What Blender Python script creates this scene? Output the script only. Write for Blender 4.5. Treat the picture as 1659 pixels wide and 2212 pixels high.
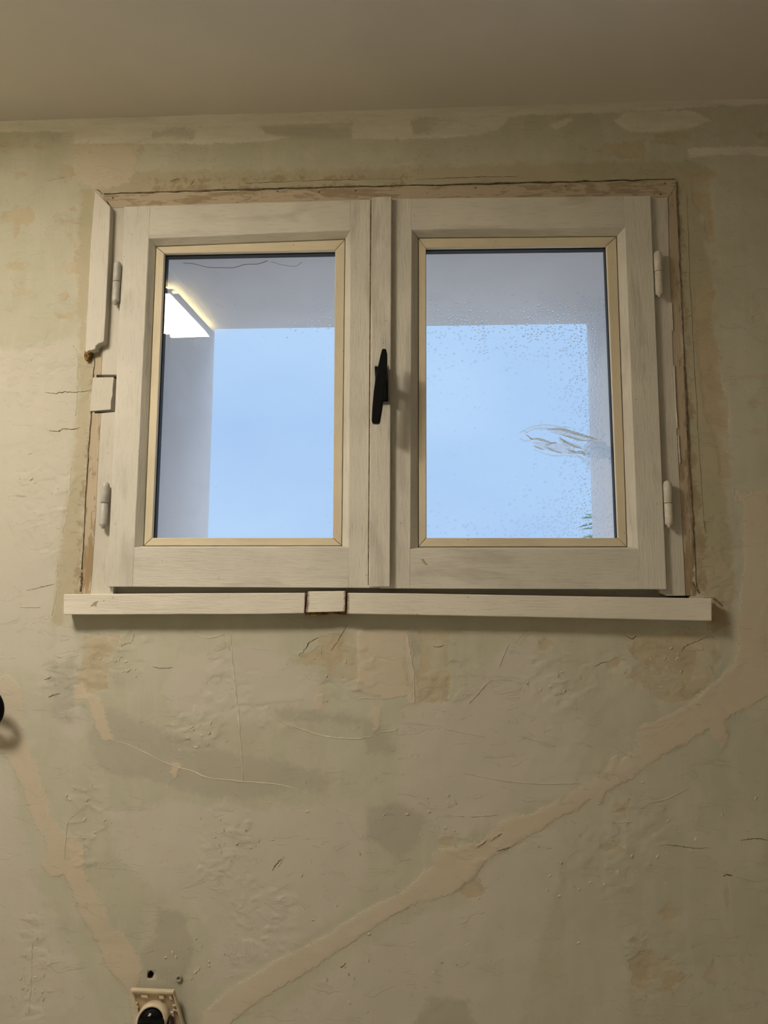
import bpy, bmesh, math, random
import numpy as np
from mathutils import Matrix, Vector

random.seed(7)
rng = np.random.default_rng(11)
for o in list(bpy.data.objects):
    bpy.data.objects.remove(o)
scene = bpy.context.scene
COL = scene.collection

# ------------------------------------------------------------------ camera
F = 1660.0                       # focal length in pixels of the 1659 x 2212 frame
CAM = np.array([0.0, -1.40, 1.55])
yaw, pitch, roll = [math.radians(a) for a in (-3.1, 7.0, 0.3)]
FW = np.array([math.sin(yaw)*math.cos(pitch), math.cos(yaw)*math.cos(pitch), math.sin(pitch)])
_rt = np.array([math.cos(yaw), -math.sin(yaw), 0.0])
_up = np.cross(_rt, FW)
RT = _rt*math.cos(roll) + _up*math.sin(roll)
UP = _up*math.cos(roll) - _rt*math.sin(roll)
cam_data = bpy.data.cameras.new('camera')
cam = bpy.data.objects.new('camera', cam_data)
COL.objects.link(cam)
M = Matrix(((RT[0], UP[0], -FW[0], CAM[0]), (RT[1], UP[1], -FW[1], CAM[1]),
            (RT[2], UP[2], -FW[2], CAM[2]), (0, 0, 0, 1)))
cam.matrix_world = M
cam_data.sensor_fit = 'AUTO'
cam_data.sensor_width = 36.0
cam_data.lens = F/2212.0*36.0
cam_data.clip_start = 0.02
scene.camera = cam

# ------------------------------------------------------------------ world, exposure
LAMP_STRENGTH = 67.0
HALO_STRENGTH = 40.0
SKY_STRENGTH = 1.0
scene.view_settings.view_transform = 'Standard'
scene.view_settings.look = 'None'
scene.view_settings.gamma = 1.0
scene.view_settings.use_curve_mapping = False
scene.view_settings.exposure = 0.0

world = bpy.data.worlds.new('overcast_sky')
scene.world = world
world.use_nodes = True
wt = world.node_tree
wt.nodes.clear()
w_out = wt.nodes.new('ShaderNodeOutputWorld')
w_bg = wt.nodes.new('ShaderNodeBackground')
w_tc = wt.nodes.new('ShaderNodeTexCoord')
w_map = wt.nodes.new('ShaderNodeMapping')
w_map.inputs['Scale'].default_value = (1.0, 1.0, 1.7)
w_n = wt.nodes.new('ShaderNodeTexNoise')
w_n.inputs['Scale'].default_value = 3.4
w_n.inputs['Detail'].default_value = 5.0
w_n.inputs['Roughness'].default_value = 0.45
w_r = wt.nodes.new('ShaderNodeValToRGB')
w_r.color_ramp.elements[0].position = 0.30
w_r.color_ramp.elements[0].color = (0.455, 0.685, 1.07, 1)
w_r.color_ramp.elements[1].position = 0.72
w_r.color_ramp.elements[1].color = (0.56, 0.81, 1.15, 1)
wt.links.new(w_tc.outputs['Generated'], w_map.inputs['Vector'])
wt.links.new(w_map.outputs['Vector'], w_n.inputs['Vector'])
wt.links.new(w_n.outputs['Fac'], w_r.inputs['Fac'])
# overcast sky: up to twice as bright and paler towards the zenith than near the horizon
w_sep = wt.nodes.new('ShaderNodeSeparateXYZ')
wt.links.new(w_tc.outputs['Generated'], w_sep.inputs[0])
w_el = wt.nodes.new('ShaderNodeMapRange')
w_el.interpolation_type = 'SMOOTHSTEP'
w_el.inputs['From Min'].default_value = 0.34
w_el.inputs['From Max'].default_value = 1.0
wt.links.new(w_sep.outputs[2], w_el.inputs['Value'])
w_mx = wt.nodes.new('ShaderNodeMix')
w_mx.data_type = 'RGBA'
wt.links.new(w_el.outputs['Result'], w_mx.inputs[0])
wt.links.new(w_r.outputs['Color'], w_mx.inputs[6])
w_mx.inputs[7].default_value = (2.8, 3.1, 3.7, 1)
wt.links.new(w_mx.outputs[2], w_bg.inputs['Color'])
w_bg.inputs['Strength'].default_value = SKY_STRENGTH
wt.links.new(w_bg.outputs['Background'], w_out.inputs['Surface'])


# ------------------------------------------------------------------ geometry helpers
def un(u, v, y):
    """world x, z of the point of plane y seen at photograph pixel (u, v)"""
    d = FW + RT*((u-829.5)/F) - UP*((v-1106.0)/F)
    t = (y-CAM[1])/d[1]
    p = CAM + t*d
    return (float(p[0]), float(p[2]))


def proj(x, y, z):
    """pixel of a world point (arrays allowed)"""
    dx, dy, dz = x-CAM[0], y-CAM[1], z-CAM[2]
    w = dx*FW[0]+dy*FW[1]+dz*FW[2]
    a = dx*RT[0]+dy*RT[1]+dz*RT[2]
    b = dx*UP[0]+dy*UP[1]+dz*UP[2]
    return 829.5+F*a/w, 1106.0-F*b/w


def uns(pts, y):
    return [un(u, v, y) for u, v in pts]


def link(name, me, mat=None, parent=None, smooth=False):
    o = bpy.data.objects.new(name, me)
    COL.objects.link(o)
    if mat is not None:
        me.materials.append(mat)
    if parent is not None:
        o.parent = parent
        o.matrix_parent_inverse = WM[parent.name].inverted() if parent.name in WM else Matrix()
    if smooth:
        me.polygons.foreach_set('use_smooth', [True]*len(me.polygons))
    return o


WM = {}


def empty(name, loc, parent=None):
    o = bpy.data.objects.new(name, None)
    COL.objects.link(o)
    o.empty_display_size = 0.05
    if parent is not None:
        o.parent = parent
        o.matrix_parent_inverse = WM[parent.name].inverted()
    o.location = loc
    WM[o.name] = Matrix.Translation(loc)
    return o


def tag(o, label=None, cat=None, group=None, kind=None):
    if label: o['label'] = label
    if cat: o['category'] = cat
    if group: o['group'] = group
    if kind: o['kind'] = kind
    return o


def mesh(name, verts, faces):
    me = bpy.data.meshes.new(name)
    me.from_pydata([tuple(v) for v in verts], [], faces)
    bm = bmesh.new(); bm.from_mesh(me)
    bmesh.ops.recalc_face_normals(bm, faces=bm.faces)
    bm.to_mesh(me); bm.free()
    me.update()
    return me


def bevel(o, w=0.001, seg=2):
    b = o.modifiers.new('bevel', 'BEVEL')
    b.width = w; b.segments = seg; b.limit_method = 'ANGLE'; b.angle_limit = math.radians(25)
    return o


def prism(name, xz, y0, y1, mat, parent=None, bw=0.001, back=None, seg=2):
    n = len(xz)
    bk = back if back is not None else xz
    v = [(x, y0, z) for x, z in xz] + [(x, y1, z) for x, z in bk]
    f = [list(range(n)), list(range(2*n-1, n-1, -1))]
    f += [[i, (i+1) % n, n+(i+1) % n, n+i] for i in range(n)]
    o = link(name, mesh(name, v, f), mat, parent)
    if bw: bevel(o, bw, seg)
    return o


def box(name, a, b, mat, parent=None, bw=0.0):
    (x0, y0, z0), (x1, y1, z1) = a, b
    o = prism(name, [(x0, z0), (x1, z0), (x1, z1), (x0, z1)], y0, y1, mat, parent, bw)
    return o


def lathe(name, profile, origin, axis, mat, parent=None, seg=20, smooth=True, wob=0.0):
    """profile: list of (radius, distance along axis) revolved"""
    ax = Vector(axis).normalized()
    a = ax.orthogonal().normalized(); b = ax.cross(a)
    v = []; f = []
    og = Vector(origin)
    for (r, h) in profile:
        for k in range(seg):
            t = 2*math.pi*k/seg
            rr = r*(1+wob*math.sin(3*t+h*900))
            v.append(og + ax*h + (a*math.cos(t)+b*math.sin(t))*rr)
    m = len(profile)
    for i in range(m-1):
        for k in range(seg):
            f.append([i*seg+k, i*seg+(k+1) % seg, (i+1)*seg+(k+1) % seg, (i+1)*seg+k])
    f.append(list(range(seg))[::-1])
    f.append([(m-1)*seg+k for k in range(seg)])
    return link(name, mesh(name, v, f), mat, parent, smooth)


def tube(name, pts, r, mat, parent=None, seg=8):
    pts = [Vector(p) for p in pts]
    v = []; f = []
    n = len(pts)
    for i, p in enumerate(pts):
        t = (pts[min(i+1, n-1)]-pts[max(i-1, 0)]).normalized()
        a = t.cross(Vector((0.13, 0.9, 0.31))).normalized(); b = t.cross(a)
        rr = r[i] if isinstance(r, (list, tuple)) else r
        for k in range(seg):
            th = 2*math.pi*k/seg
            v.append(p+(a*math.cos(th)+b*math.sin(th))*rr)
    for i in range(n-1):
        for k in range(seg):
            f.append([i*seg+k, i*seg+(k+1) % seg, (i+1)*seg+(k+1) % seg, (i+1)*seg+k])
    f.append(list(range(seg))[::-1]); f.append([(n-1)*seg+k for k in range(seg)])
    return link(name, mesh(name, v, f), mat, parent, True)


def smooth_path(pts, n=24):
    """Catmull-Rom through the points"""
    P = [np.array(p, float) for p in pts]
    P = [2*P[0]-P[1]] + P + [2*P[-1]-P[-2]]
    out = []
    segs = len(P)-3
    per = max(2, n//segs)
    for i in range(segs):
        p0, p1, p2, p3 = P[i:i+4]
        for k in range(per):
            t = k/per
            out.append(0.5*((2*p1)+(-p0+p2)*t+(2*p0-5*p1+4*p2-p3)*t*t+(-p0+3*p1-3*p2+p3)*t**3))
    out.append(P[-2])
    return out


# ------------------------------------------------------------------ node helpers
class NT:
    def __init__(self, name):
        self.m = bpy.data.materials.new(name)
        self.m.use_nodes = True
        self.t = self.m.node_tree
        self.t.nodes.clear()
        self.out = self.t.nodes.new('ShaderNodeOutputMaterial')

    def n(self, kind, **kw):
        nd = self.t.nodes.new(kind)
        for k, val in kw.items():
            setattr(nd, k, val)
        return nd

    def l(self, a, b):
        self.t.links.new(a, b)

    def put(self, sock, val):
        if hasattr(val, 'is_output') or isinstance(val, bpy.types.NodeSocket):
            self.l(val, sock)
        else:
            sock.default_value = val

    def math(self, op, a, b=0.0, clamp=False):
        nd = self.n('ShaderNodeMath', operation=op, use_clamp=clamp)
        self.put(nd.inputs[0], a); self.put(nd.inputs[1], b)
        return nd.outputs[0]

    def coords(self, scale=(1, 1, 1), loc=(0, 0, 0)):
        tc = self.n('ShaderNodeTexCoord')
        mp = self.n('ShaderNodeMapping')
        mp.inputs['Scale'].default_value = scale
        mp.inputs['Location'].default_value = loc
        self.l(tc.outputs['Object'], mp.inputs['Vector'])
        return mp.outputs['Vector']

    def noise(self, scale, detail=3.0, rough=0.5, vec=None, dist=0.0):
        nd = self.n('ShaderNodeTexNoise')
        nd.inputs['Scale'].default_value = scale
        nd.inputs['Detail'].default_value = detail
        nd.inputs['Roughness'].default_value = rough
        nd.inputs['Distortion'].default_value = dist
        if vec is not None: self.l(vec, nd.inputs['Vector'])
        else: self.l(self.coords(), nd.inputs['Vector'])
        return nd.outputs['Fac']

    def ramp(self, fac, lo, hi, a=0.0, b=1.0):
        nd = self.n('ShaderNodeMapRange', interpolation_type='SMOOTHSTEP')
        self.put(nd.inputs['Value'], fac)
        nd.inputs['From Min'].default_value = lo; nd.inputs['From Max'].default_value = hi
        nd.inputs['To Min'].default_value = a; nd.inputs['To Max'].default_value = b
        return nd.outputs['Result']

    def mix(self, fac, a, b, mode='MIX'):
        nd = self.n('ShaderNodeMix', data_type='RGBA', blend_type=mode)
        self.put(nd.inputs[0], fac)
        for s, val in ((nd.inputs[6], a), (nd.inputs[7], b)):
            if isinstance(val, tuple): s.default_value = (*val[:3], 1)
            else: self.l(val, s)
        return nd.outputs[2]

    def bump(self, h, strength=0.3, dist=0.001, normal=None):
        nd = self.n('ShaderNodeBump')
        nd.inputs['Strength'].default_value = strength
        nd.inputs['Distance'].default_value = dist
        self.l(h, nd.inputs['Height'])
        if normal is not None: self.l(normal, nd.inputs['Normal'])
        return nd.outputs['Normal']

    def principled(self, color, rough=0.6, normal=None, spec=0.3, metallic=0.0):
        p = self.n('ShaderNodeBsdfPrincipled')
        if isinstance(color, tuple): p.inputs['Base Color'].default_value = (*color[:3], 1)
        else: self.l(color, p.inputs['Base Color'])
        self.put(p.inputs['Roughness'], rough)
        p.inputs['Specular IOR Level'].default_value = spec
        p.inputs['Metallic'].default_value = metallic
        if normal is not None: self.l(normal, p.inputs['Normal'])
        self.l(p.outputs[0], self.out.inputs['Surface'])
        return self.m


def simple(name, col, rough=0.5, spec=0.3, metallic=0.0, vary=0.12, scale=60.0):
    t = NT(name)
    n = t.noise(scale, 3)
    c = t.mix(t.ramp(n, 0.3, 0.7), tuple(x*(1-vary) for x in col), tuple(min(1, x*(1+vary)) for x in col))
    return t.principled(c, rough, None, spec, metallic)


def painted_wood(name, axis, base, grime=(0.40, 0.37, 0.32), worn=0.5, seed=0.0, grain=1.0, rough=0.52, extra=None):
    """old oil paint over timber: long brushed grain, greyish scuffs, dark pin specks"""
    t = NT(name)
    sc = (7, 90, 90) if axis == 'x' else (90, 90, 7)
    g = t.noise(4.0, 6, 0.65, t.coords(sc, (seed, 0, seed)))
    sc2 = (2.2, 10, 10) if axis == 'x' else (10, 10, 2.2)
    scuff = t.noise(2.2, 5, 0.6, t.coords(sc2, (seed*2+3, 1, seed)), 0.4)
    big = t.noise(7.0, 3, 0.5, t.coords((1, 1, 1), (seed+5, 0, 2)))
    fine = t.noise(330.0, 2, 0.5)
    c = t.mix(t.ramp(big, 0.35, 0.7), tuple(x*0.95 for x in base), tuple(min(1, x*1.05) for x in base))
    c = t.mix(t.math('MULTIPLY', t.ramp(scuff, 0.50, 0.68), worn), c, grime)
    c = t.mix(t.math('MULTIPLY', t.ramp(g, 0.52, 0.72), 0.42*grain), c, tuple(x*0.62 for x in base))
    speck = t.n('ShaderNodeTexVoronoi')
    speck.inputs['Scale'].default_value = 34.0
    t.l(t.coords(), speck.inputs['Vector'])
    c = t.mix(t.ramp(speck.outputs['Distance'], 0.055, 0.035, 0.0, 0.55), c, (0.17, 0.13, 0.09))
    if extra: c = extra(t, c)
    h = t.math('ADD', t.math('MULTIPLY', g, 1.0), t.math('MULTIPLY', fine, 0.25))
    nrm = t.bump(h, 0.75*grain, 0.0012)
    return t.principled(c, rough, nrm, 0.25)


def stained_wood(name, axis, base, stain, amount, zlow=None, zhigh=None, seed=0.0):
    """bare unpainted joinery with old glue and damp stains"""
    t = NT(name)
    sc = (1.0, 4, 5.0) if axis == 'x' else (5.0, 4, 1.0)
    a = t.noise(9.0, 6, 0.62, t.coords(sc, (seed, 0, seed)), 1.2)
    b = t.noise(30.0, 4, 0.6, t.coords(sc, (seed+9, 2, 0)), 0.6)
    gr = t.noise(4.0, 5, 0.6, t.coords((7, 90, 90) if axis == 'x' else (90, 90, 7)))
    v = t.math('ADD', a, t.math('MULTIPLY', t.math('SUBTRACT', b, 0.5), 0.5))
    if zlow is not None:
        sx = t.n('ShaderNodeSeparateXYZ'); t.l(t.coords(), sx.inputs[0])
        v = t.math('ADD', v, t.ramp(sx.outputs[2], zlow, zhigh, 0.17, 0.0))
    m = t.ramp(v, 0.62-amount*0.25, 0.74-amount*0.25)
    c = t.mix(t.math('MULTIPLY', m, 0.75), base, stain)
    edge = t.math('MULTIPLY', t.ramp(t.math('ABSOLUTE', t.math('SUBTRACT', v, 0.665-amount*0.25)), 0.022, 0.006), 0.35)
    c = t.mix(edge, c, tuple(x*0.5 for x in stain))
    c = t.mix(t.math('MULTIPLY', t.ramp(gr, 0.55, 0.75), 0.25), c, tuple(x*0.6 for x in base))
    nrm = t.bump(t.math('ADD', b, gr), 0.5, 0.0015)
    return t.principled(c, 0.75, nrm, 0.2)


# paint colours
P_WHITE = (0.66, 0.635, 0.565)
P_CREAM = (0.70, 0.62, 0.46)
m_wx = painted_wood('paint_rail', 'x', P_WHITE, seed=1.0)
m_wz = painted_wood('paint_stile', 'z', P_WHITE, seed=2.0)
m_cx = painted_wood('cream_bead_rail', 'x', P_CREAM, grime=(0.50, 0.40, 0.26), worn=0.2, seed=4.0, grain=0.6)
m_cz = painted_wood('cream_bead_stile', 'z', P_CREAM, grime=(0.50, 0.40, 0.26), worn=0.2, seed=5.0, grain=0.6)
m_jamb = painted_wood('paint_jamb', 'z', (0.60, 0.57, 0.50), worn=0.25, seed=8.0)
m_strip = painted_wood('paint_cover_strip', 'z', (0.66, 0.63, 0.56), grime=(0.50, 0.48, 0.42), worn=0.35, seed=9.0)
m_head = stained_wood('stained_head', 'x', (0.50, 0.42, 0.315), (0.31, 0.225, 0.135), 0.50, seed=3.0)
m_edge_l = stained_wood('stained_jamb_left', 'z', (0.50, 0.42, 0.31), (0.29, 0.19, 0.09), 0.12, 1.58, 1.86, seed=1.0)
m_edge_r = stained_wood('stained_jamb_right', 'z', (0.46, 0.38, 0.28), (0.27, 0.19, 0.10), 0.25, 1.58, 1.90, seed=6.0)
m_raw = simple('raw_broken_wood', (0.20, 0.11, 0.04), 0.9, 0.1, 0, 0.6, 220)
m_dark = simple('dark_cavity', (0.05, 0.038, 0.028), 0.95, 0.0)
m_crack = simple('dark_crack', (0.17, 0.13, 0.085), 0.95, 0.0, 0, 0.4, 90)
m_black = simple('black_plastic', (0.003, 0.003, 0.0032), 0.55, 0.12)
m_spacer = simple('glazing_spacer', (0.014, 0.016, 0.018), 0.6, 0.2)
m_hinge = simple('painted_hinge', (0.47, 0.46, 0.425), 0.40, 0.4, 0, 0.08, 120)
m_hinge_r = simple('painted_hinge_cream', (0.60, 0.56, 0.49), 0.45, 0.35, 0, 0.1, 120)
m_ivory = simple('ivory_plastic', (0.66, 0.57, 0.42), 0.38, 0.4, 0, 0.05)
m_ivory_d = simple('ivory_plastic_back', (0.50, 0.40, 0.28), 0.5, 0.3, 0, 0.08)
m_red = simple('dark_red_plastic', (0.03, 0.009, 0.008), 0.5, 0.3)
m_greenwire = simple('green_wire', (0.14, 0.18, 0.03), 0.5, 0.3)
m_white_mark = simple('pale_mark', (0.62, 0.60, 0.54), 0.5, 0.3)
m_ridge = simple('pale_plaster_ridge', (0.60, 0.55, 0.44), 0.9, 0.1, 0, 0.1, 70)
m_flake = simple('paint_flake', (0.40, 0.36, 0.24), 0.8, 0.1, 0, 0.1, 70)


def scorch(xs, width):
    """brown saw burn running along the cut ends at the given x positions"""
    def f(t, c):
        sx = t.n('ShaderNodeSeparateXYZ'); t.l(t.coords(), sx.inputs[0])
        nz = t.noise(120.0, 4, 0.6)
        for x in xs:
            d = t.math('ABSOLUTE', t.math('SUBTRACT', sx.outputs[0], x))
            d = t.math('ADD', d, t.math('MULTIPLY', t.math('SUBTRACT', nz, 0.5), width*1.6))
            c = t.mix(t.ramp(d, width, 0.0, 0.0, 0.9), c, (0.15, 0.055, 0.02))
        return c
    return f


# ------------------------------------------------------------------ signed distance fields of the wall patches
def sdf_poly(U, V, poly, margin=40.0):
    """positive inside, in photograph pixels"""
    p = np.array(poly, float)
    res = np.full(U.shape, -margin)
    lo = p.min(0)-margin; hi = p.max(0)+margin
    sel = (U > lo[0]) & (U < hi[0]) & (V > lo[1]) & (V < hi[1])
    if not sel.any(): return res
    x = U[sel]; y = V[sel]
    d = np.full(x.shape, 1e9); ins = np.zeros(x.shape, bool)
    n = len(p)
    for i in range(n):
        a = p[i]; b = p[(i+1) % n]
        e = b-a
        wx = x-a[0]; wy = y-a[1]
        t = np.clip((wx*e[0]+wy*e[1])/max(1e-9, e@e), 0, 1)
        d = np.minimum(d, (wx-e[0]*t)**2+(wy-e[1]*t)**2)
        if a[1] != b[1]:
            c = ((a[1] > y) != (b[1] > y)) & (x < (b[0]-a[0])*(y-a[1])/(b[1]-a[1])+a[0])
            ins ^= c
    s = np.sqrt(d)
    res[sel] = np.clip(np.where(ins, s, -s), -margin, margin)
    return res


def blob(cx, cy, rx, ry, n=12, k=0.35, seed=0):
    r = random.Random(seed*131+int(cx))
    return [(cx+rx*(1+r.uniform(-k, k))*math.cos(2*math.pi*i/n), cy+ry*(1+r.uniform(-k, k))*math.sin(2*math.pi*i/n)) for i in range(n)]


FILLER = [
    # long diagonal chase filled with plaster, with the pale area on the right
    [(1800, 1060), (1592, 1060), (1594, 1084), (1606, 1088), (1608, 1200), (1603, 1270), (1592, 1345), (1597, 1400), (1580, 1440),
     (1560, 1460), (1530, 1490), (1500, 1515), (1465, 1535), (1448, 1540), (1410, 1560), (1385, 1565), (1374, 1598), (1381, 1615), (1355, 1632),
     (1337, 1650), (1334, 1630), (1321, 1638), (1317, 1656), (1290, 1680), (1255, 1702), (1220, 1725), (1180, 1745), (1150, 1758), (1115, 1762), (1085, 1776),
     (1066, 1790), (1050, 1812), (1000, 1826), (985, 1828), (950, 1835), (935, 1852), (938, 1870), (915, 1878), (905, 1897), (880, 1920), (840, 1940), (800, 1962),
     (750, 1992), (700, 2025), (620, 2062), (550, 2105), (500, 2135), (465, 2165), (440, 2190), (425, 2240), (300, 2340), (420, 2340), (505, 2205), (560, 2162), (620, 2126), (680, 2090),
     (720, 2060), (790, 2012), (850, 1976), (900, 1951), (950, 1940), (980, 1931), (1012, 1905), (1030, 1880), (1060, 1852), (1100, 1830), (1140, 1806),
     (1170, 1790), (1200, 1770), (1250, 1746), (1275, 1727), (1290, 1738), (1299, 1735), (1305, 1715), (1330, 1697), (1370, 1681), (1392, 1660), (1430, 1632),
     (1480, 1606), (1510, 1586), (1535, 1572), (1545, 1592), (1562, 1616), (1572, 1600), (1573, 1575), (1562, 1558), (1590, 1541), (1620, 1526), (1659, 1503), (1800, 1430)],
    # chase at the left, running down to the socket
    [(-60, 1455), (20, 1460), (48, 1490), (50, 1560), (62, 1620), (78, 1650), (90, 1695), (110, 1755), (140, 1806), (172, 1812), (186, 1850), (180, 1880), (196, 1912), (230, 1970),
     (246, 2010), (266, 2016), (286, 2046), (300, 2076), (306, 2100), (298, 2126), (290, 2142), (320, 2240), (290, 2240), (276, 2142), (250, 2110), (226, 2076), (214, 2040), (190, 2000),
     (160, 1942), (140, 1892), (110, 1895), (88, 1866), (100, 1830), (75, 1780), (50, 1705), (28, 1650), (-10, 1620), (-60, 1640)],
    [(160, 318), (170, 312), (300, 312), (303, 330), (295, 350), (290, 380), (275, 395), (230, 408), (203, 410), (178, 388), (165, 375), (158, 345)],
    [(770, 1362), (876, 1362), (874, 1430), (884, 1500), (840, 1512), (770, 1490), (776, 1440)],
    [(160, 1482), (180, 1480), (188, 1500), (215, 1508), (226, 1540), (240, 1580), (246, 1600), (222, 1602), (208, 1572), (196, 1540), (190, 1515), (160, 1508)],
    [(680, 1500), (700, 1498), (700, 1530), (684, 1532)], [(805, 1530), (820, 1530), (822, 1575), (808, 1580)],
    [(372, 1650), (388, 1652), (384, 1672), (374, 1682), (370, 1670)],
    [(872, 1362), (882, 1362), (890, 1420), (900, 1470), (902, 1520), (880, 1520), (886, 1470), (876, 1420)],
]
WHITE = [
    [(-60, 255), (1800, 198), (1800, 222), (1560, 228), (1400, 240), (1300, 244), (1100, 250), (900, 256), (830, 262), (640, 268), (500, 276), (420, 276), (330, 278), (240, 280), (130, 288), (100, 284), (-60, 288)],
    [(128, 292), (180, 281), (260, 276), (400, 276), (560, 266), (575, 290), (640, 292), (590, 304), (520, 309), (430, 312), (340, 310), (260, 311), (165, 313), (138, 306)],
    [(762, 258), (900, 254), (1100, 248), (1095, 262), (1070, 283), (1000, 294), (900, 300), (830, 300), (760, 298)],
    [(1485, 322), (1520, 318), (1700, 314), (1700, 334), (1560, 336), (1492, 338)],
    [(1185, 270), (1235, 252), (1238, 262), (1200, 280)],
    [(1350, 240), (1500, 238), (1540, 262), (1480, 280), (1360, 286), (1330, 262)],
]
GREYHOLE = [  # sage wall still showing through the white filler
    [(335, 285), (380, 276), (425, 284), (420, 302), (350, 304), (330, 296)],
    [(105, 285), (160, 284), (160, 310), (120, 308)],
    [(890, 262), (920, 252), (990, 258), (960, 272), (930, 288), (895, 290)],
    [(560, 275), (620, 270), (755, 268), (762, 296), (660, 300), (600, 296)],
]
TAN = [
    blob(40, 466, 30, 24, 14, 0.35, 1), [(30, 480), (45, 478), (40, 505), (33, 515), (28, 500)], blob(36, 575, 26, 9, 12, 0.3, 2), blob(138, 580, 28, 13, 12, 0.25, 3), blob(92, 578, 8, 5, 8, 0.3, 4),
    blob(140, 641, 11, 13, 9, 0.3, 5), blob(139, 684, 17, 10, 12, 0.5, 6), blob(160, 677, 5, 5, 7, 0.4, 7), blob(25, 627, 42, 7, 14, 0.35, 8), blob(48, 608, 6, 6, 8, 0.3, 9),
    [(138, 492), (148, 497), (168, 520), (172, 545), (164, 556), (158, 530), (148, 512)], blob(160, 455, 9, 8, 9, 0.5, 10), blob(135, 478, 8, 9, 9, 0.4, 11), blob(158, 476, 10, 5, 9, 0.4, 12),
    blob(145, 372, 22, 18, 12, 0.4, 13), blob(45, 378, 14, 9, 10, 0.4, 14), blob(28, 312, 28, 9, 12, 0.4, 15), blob(88, 312, 10, 9, 9, 0.3, 16), blob(300, 322, 18, 12, 10, 0.4, 17),
    [(1297, 325), (1310, 307), (1360, 300), (1397, 298), (1395, 325), (1385, 338), (1330, 340), (1300, 335)],
    [(1407, 305), (1420, 290), (1450, 283), (1500, 280), (1500, 300), (1480, 310), (1410, 308)],
    blob(1255, 318, 13, 6, 9, 0.3, 18), [(1630, 285), (1700, 276), (1700, 300), (1640, 298)],
    [(1490, 370), (1536, 372), (1538, 440), (1546, 470), (1545, 520), (1530, 528), (1520, 470), (1500, 440)],
    [(1500, 620), (1530, 590), (1545, 620), (1540, 700), (1556, 780), (1562, 840), (1574, 880), (1576, 960), (1576, 1030), (1556, 1030), (1548, 960), (1520, 880), (1510, 800), (1500, 700)],
    blob(1545, 563, 8, 7, 9, 0.3, 19), blob(1628, 690, 10, 12, 9, 0.5, 20), blob(1632, 870, 12, 10, 9, 0.4, 21), blob(1630, 928, 14, 12, 9, 0.5, 22), blob(1618, 672, 6, 8, 9, 0.3, 23),
    [(1585, 812), (1630, 806), (1700, 798), (1700, 822), (1620, 818)],
    [(690, 1375), (772, 1362), (775, 1440), (770, 1470), (720, 1468), (700, 1440), (640, 1435), (648, 1415), (690, 1400)],
    [(905, 1362), (975, 1365), (970, 1420), (975, 1470), (968, 1515), (900, 1520), (890, 1480), (905, 1440)],
    blob(1175, 1395, 14, 16, 10, 0.4, 24),
    [(1310, 1432), (1330, 1420), (1352, 1425), (1340, 1440), (1312, 1448)], blob(1385, 1452, 32, 18, 12, 0.4, 25), blob(1445, 1470, 25, 18, 12, 0.5, 26), blob(1500, 1455, 20, 22, 12, 0.5, 27),
    [(1340, 1372), (1470, 1370), (1540, 1372), (1560, 1420), (1530, 1480), (1500, 1510), (1450, 1520), (1420, 1505), (1370, 1470), (1380, 1430)],
    [(180, 1372), (262, 1372), (250, 1400), (235, 1440), (236, 1490), (170, 1500), (165, 1480), (178, 1430)],
    blob(1420, 2110, 52, 48, 16, 0.35, 28), blob(1395, 2075, 30, 22, 12, 0.4, 29), blob(1375, 2035, 16, 8, 9, 0.4, 30), blob(1345, 1745, 22, 18, 12, 0.5, 31), blob(1320, 1830, 26, 12, 12, 0.5, 32), blob(1445, 1975, 22, 20, 12, 0.5, 33),
    blob(1545, 2110, 18, 30, 12, 0.5, 34), blob(1572, 1940, 5, 24, 9, 0.3, 35), blob(1020, 1920, 30, 26, 12, 0.4, 36), blob(965, 1820, 16, 14, 9, 0.4, 37),
]
LIGHT = [
    [(-300, 745), (40, 755), (120, 738), (168, 735), (168, 850), (160, 950), (150, 1050), (132, 1150), (124, 1250), (108, 1345), (120, 1400), (100, 1480), (60, 1450), (-300, 1440)],
    [(-300, 1650), (20, 1660), (40, 1760), (70, 1900), (130, 2010), (180, 2110), (230, 2212), (230, 2400), (-300, 2400)],
    [(230, 1760), (380, 1730), (560, 1750), (785, 1720), (790, 1820), (795, 1905), (700, 2010), (520, 2100), (430, 2140), (470, 2030), (400, 1950), (300, 1900), (250, 1850)],
    [(870, 1530), (1010, 1500), (1050, 1450), (1100, 1390), (1130, 1390), (1190, 1440), (1260, 1560), (1250, 1690), (1130, 1748), (1060, 1790), (960, 1815), (900, 1760), (860, 1700)],
    [(1060, 1868), (1215, 1768), (1212, 1880), (1185, 1980), (1155, 2080), (1120, 2240), (1080, 2400), (480, 2400), (560, 2212), (700, 2110), (900, 1985), (1005, 1950)],
    [(395, 1420), (560, 1400), (690, 1460), (690, 1520), (560, 1560), (400, 1540), (340, 1500)],
    [(190, 1430), (150, 1345), (120, 1345), (110, 1500), (160, 1620), (190, 1560), (160, 1500)],
]
DARK = [
    [(195, 1565), (228, 1530), (330, 1568), (420, 1598), (500, 1625), (553, 1640), (640, 1652), (730, 1680), (700, 1712), (620, 1706), (556, 1728), (450, 1725), (380, 1705), (350, 1688), (280, 1677), (222, 1665), (205, 1640), (192, 1600)],
    [(590, 1528), (680, 1535), (790, 1552), (782, 1566), (680, 1560), (600, 1552)],
    [(790, 1742), (850, 1733), (925, 1765), (905, 1820), (865, 1858), (795, 1810)],
    [(782, 1555), (840, 1570), (850, 1620), (790, 1628)],
    [(108, 1440), (160, 1420), (165, 1500), (150, 1560), (112, 1545)],
    [(880, 1385), (910, 1388), (915, 1412), (890, 1418)],
    [(345, 1960), (400, 1980), (420, 2060), (390, 2130), (310, 2110), (306, 2060), (330, 2020)],
    [(930, 2150), (1010, 2160), (1040, 2260), (880, 2260)],
]
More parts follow.
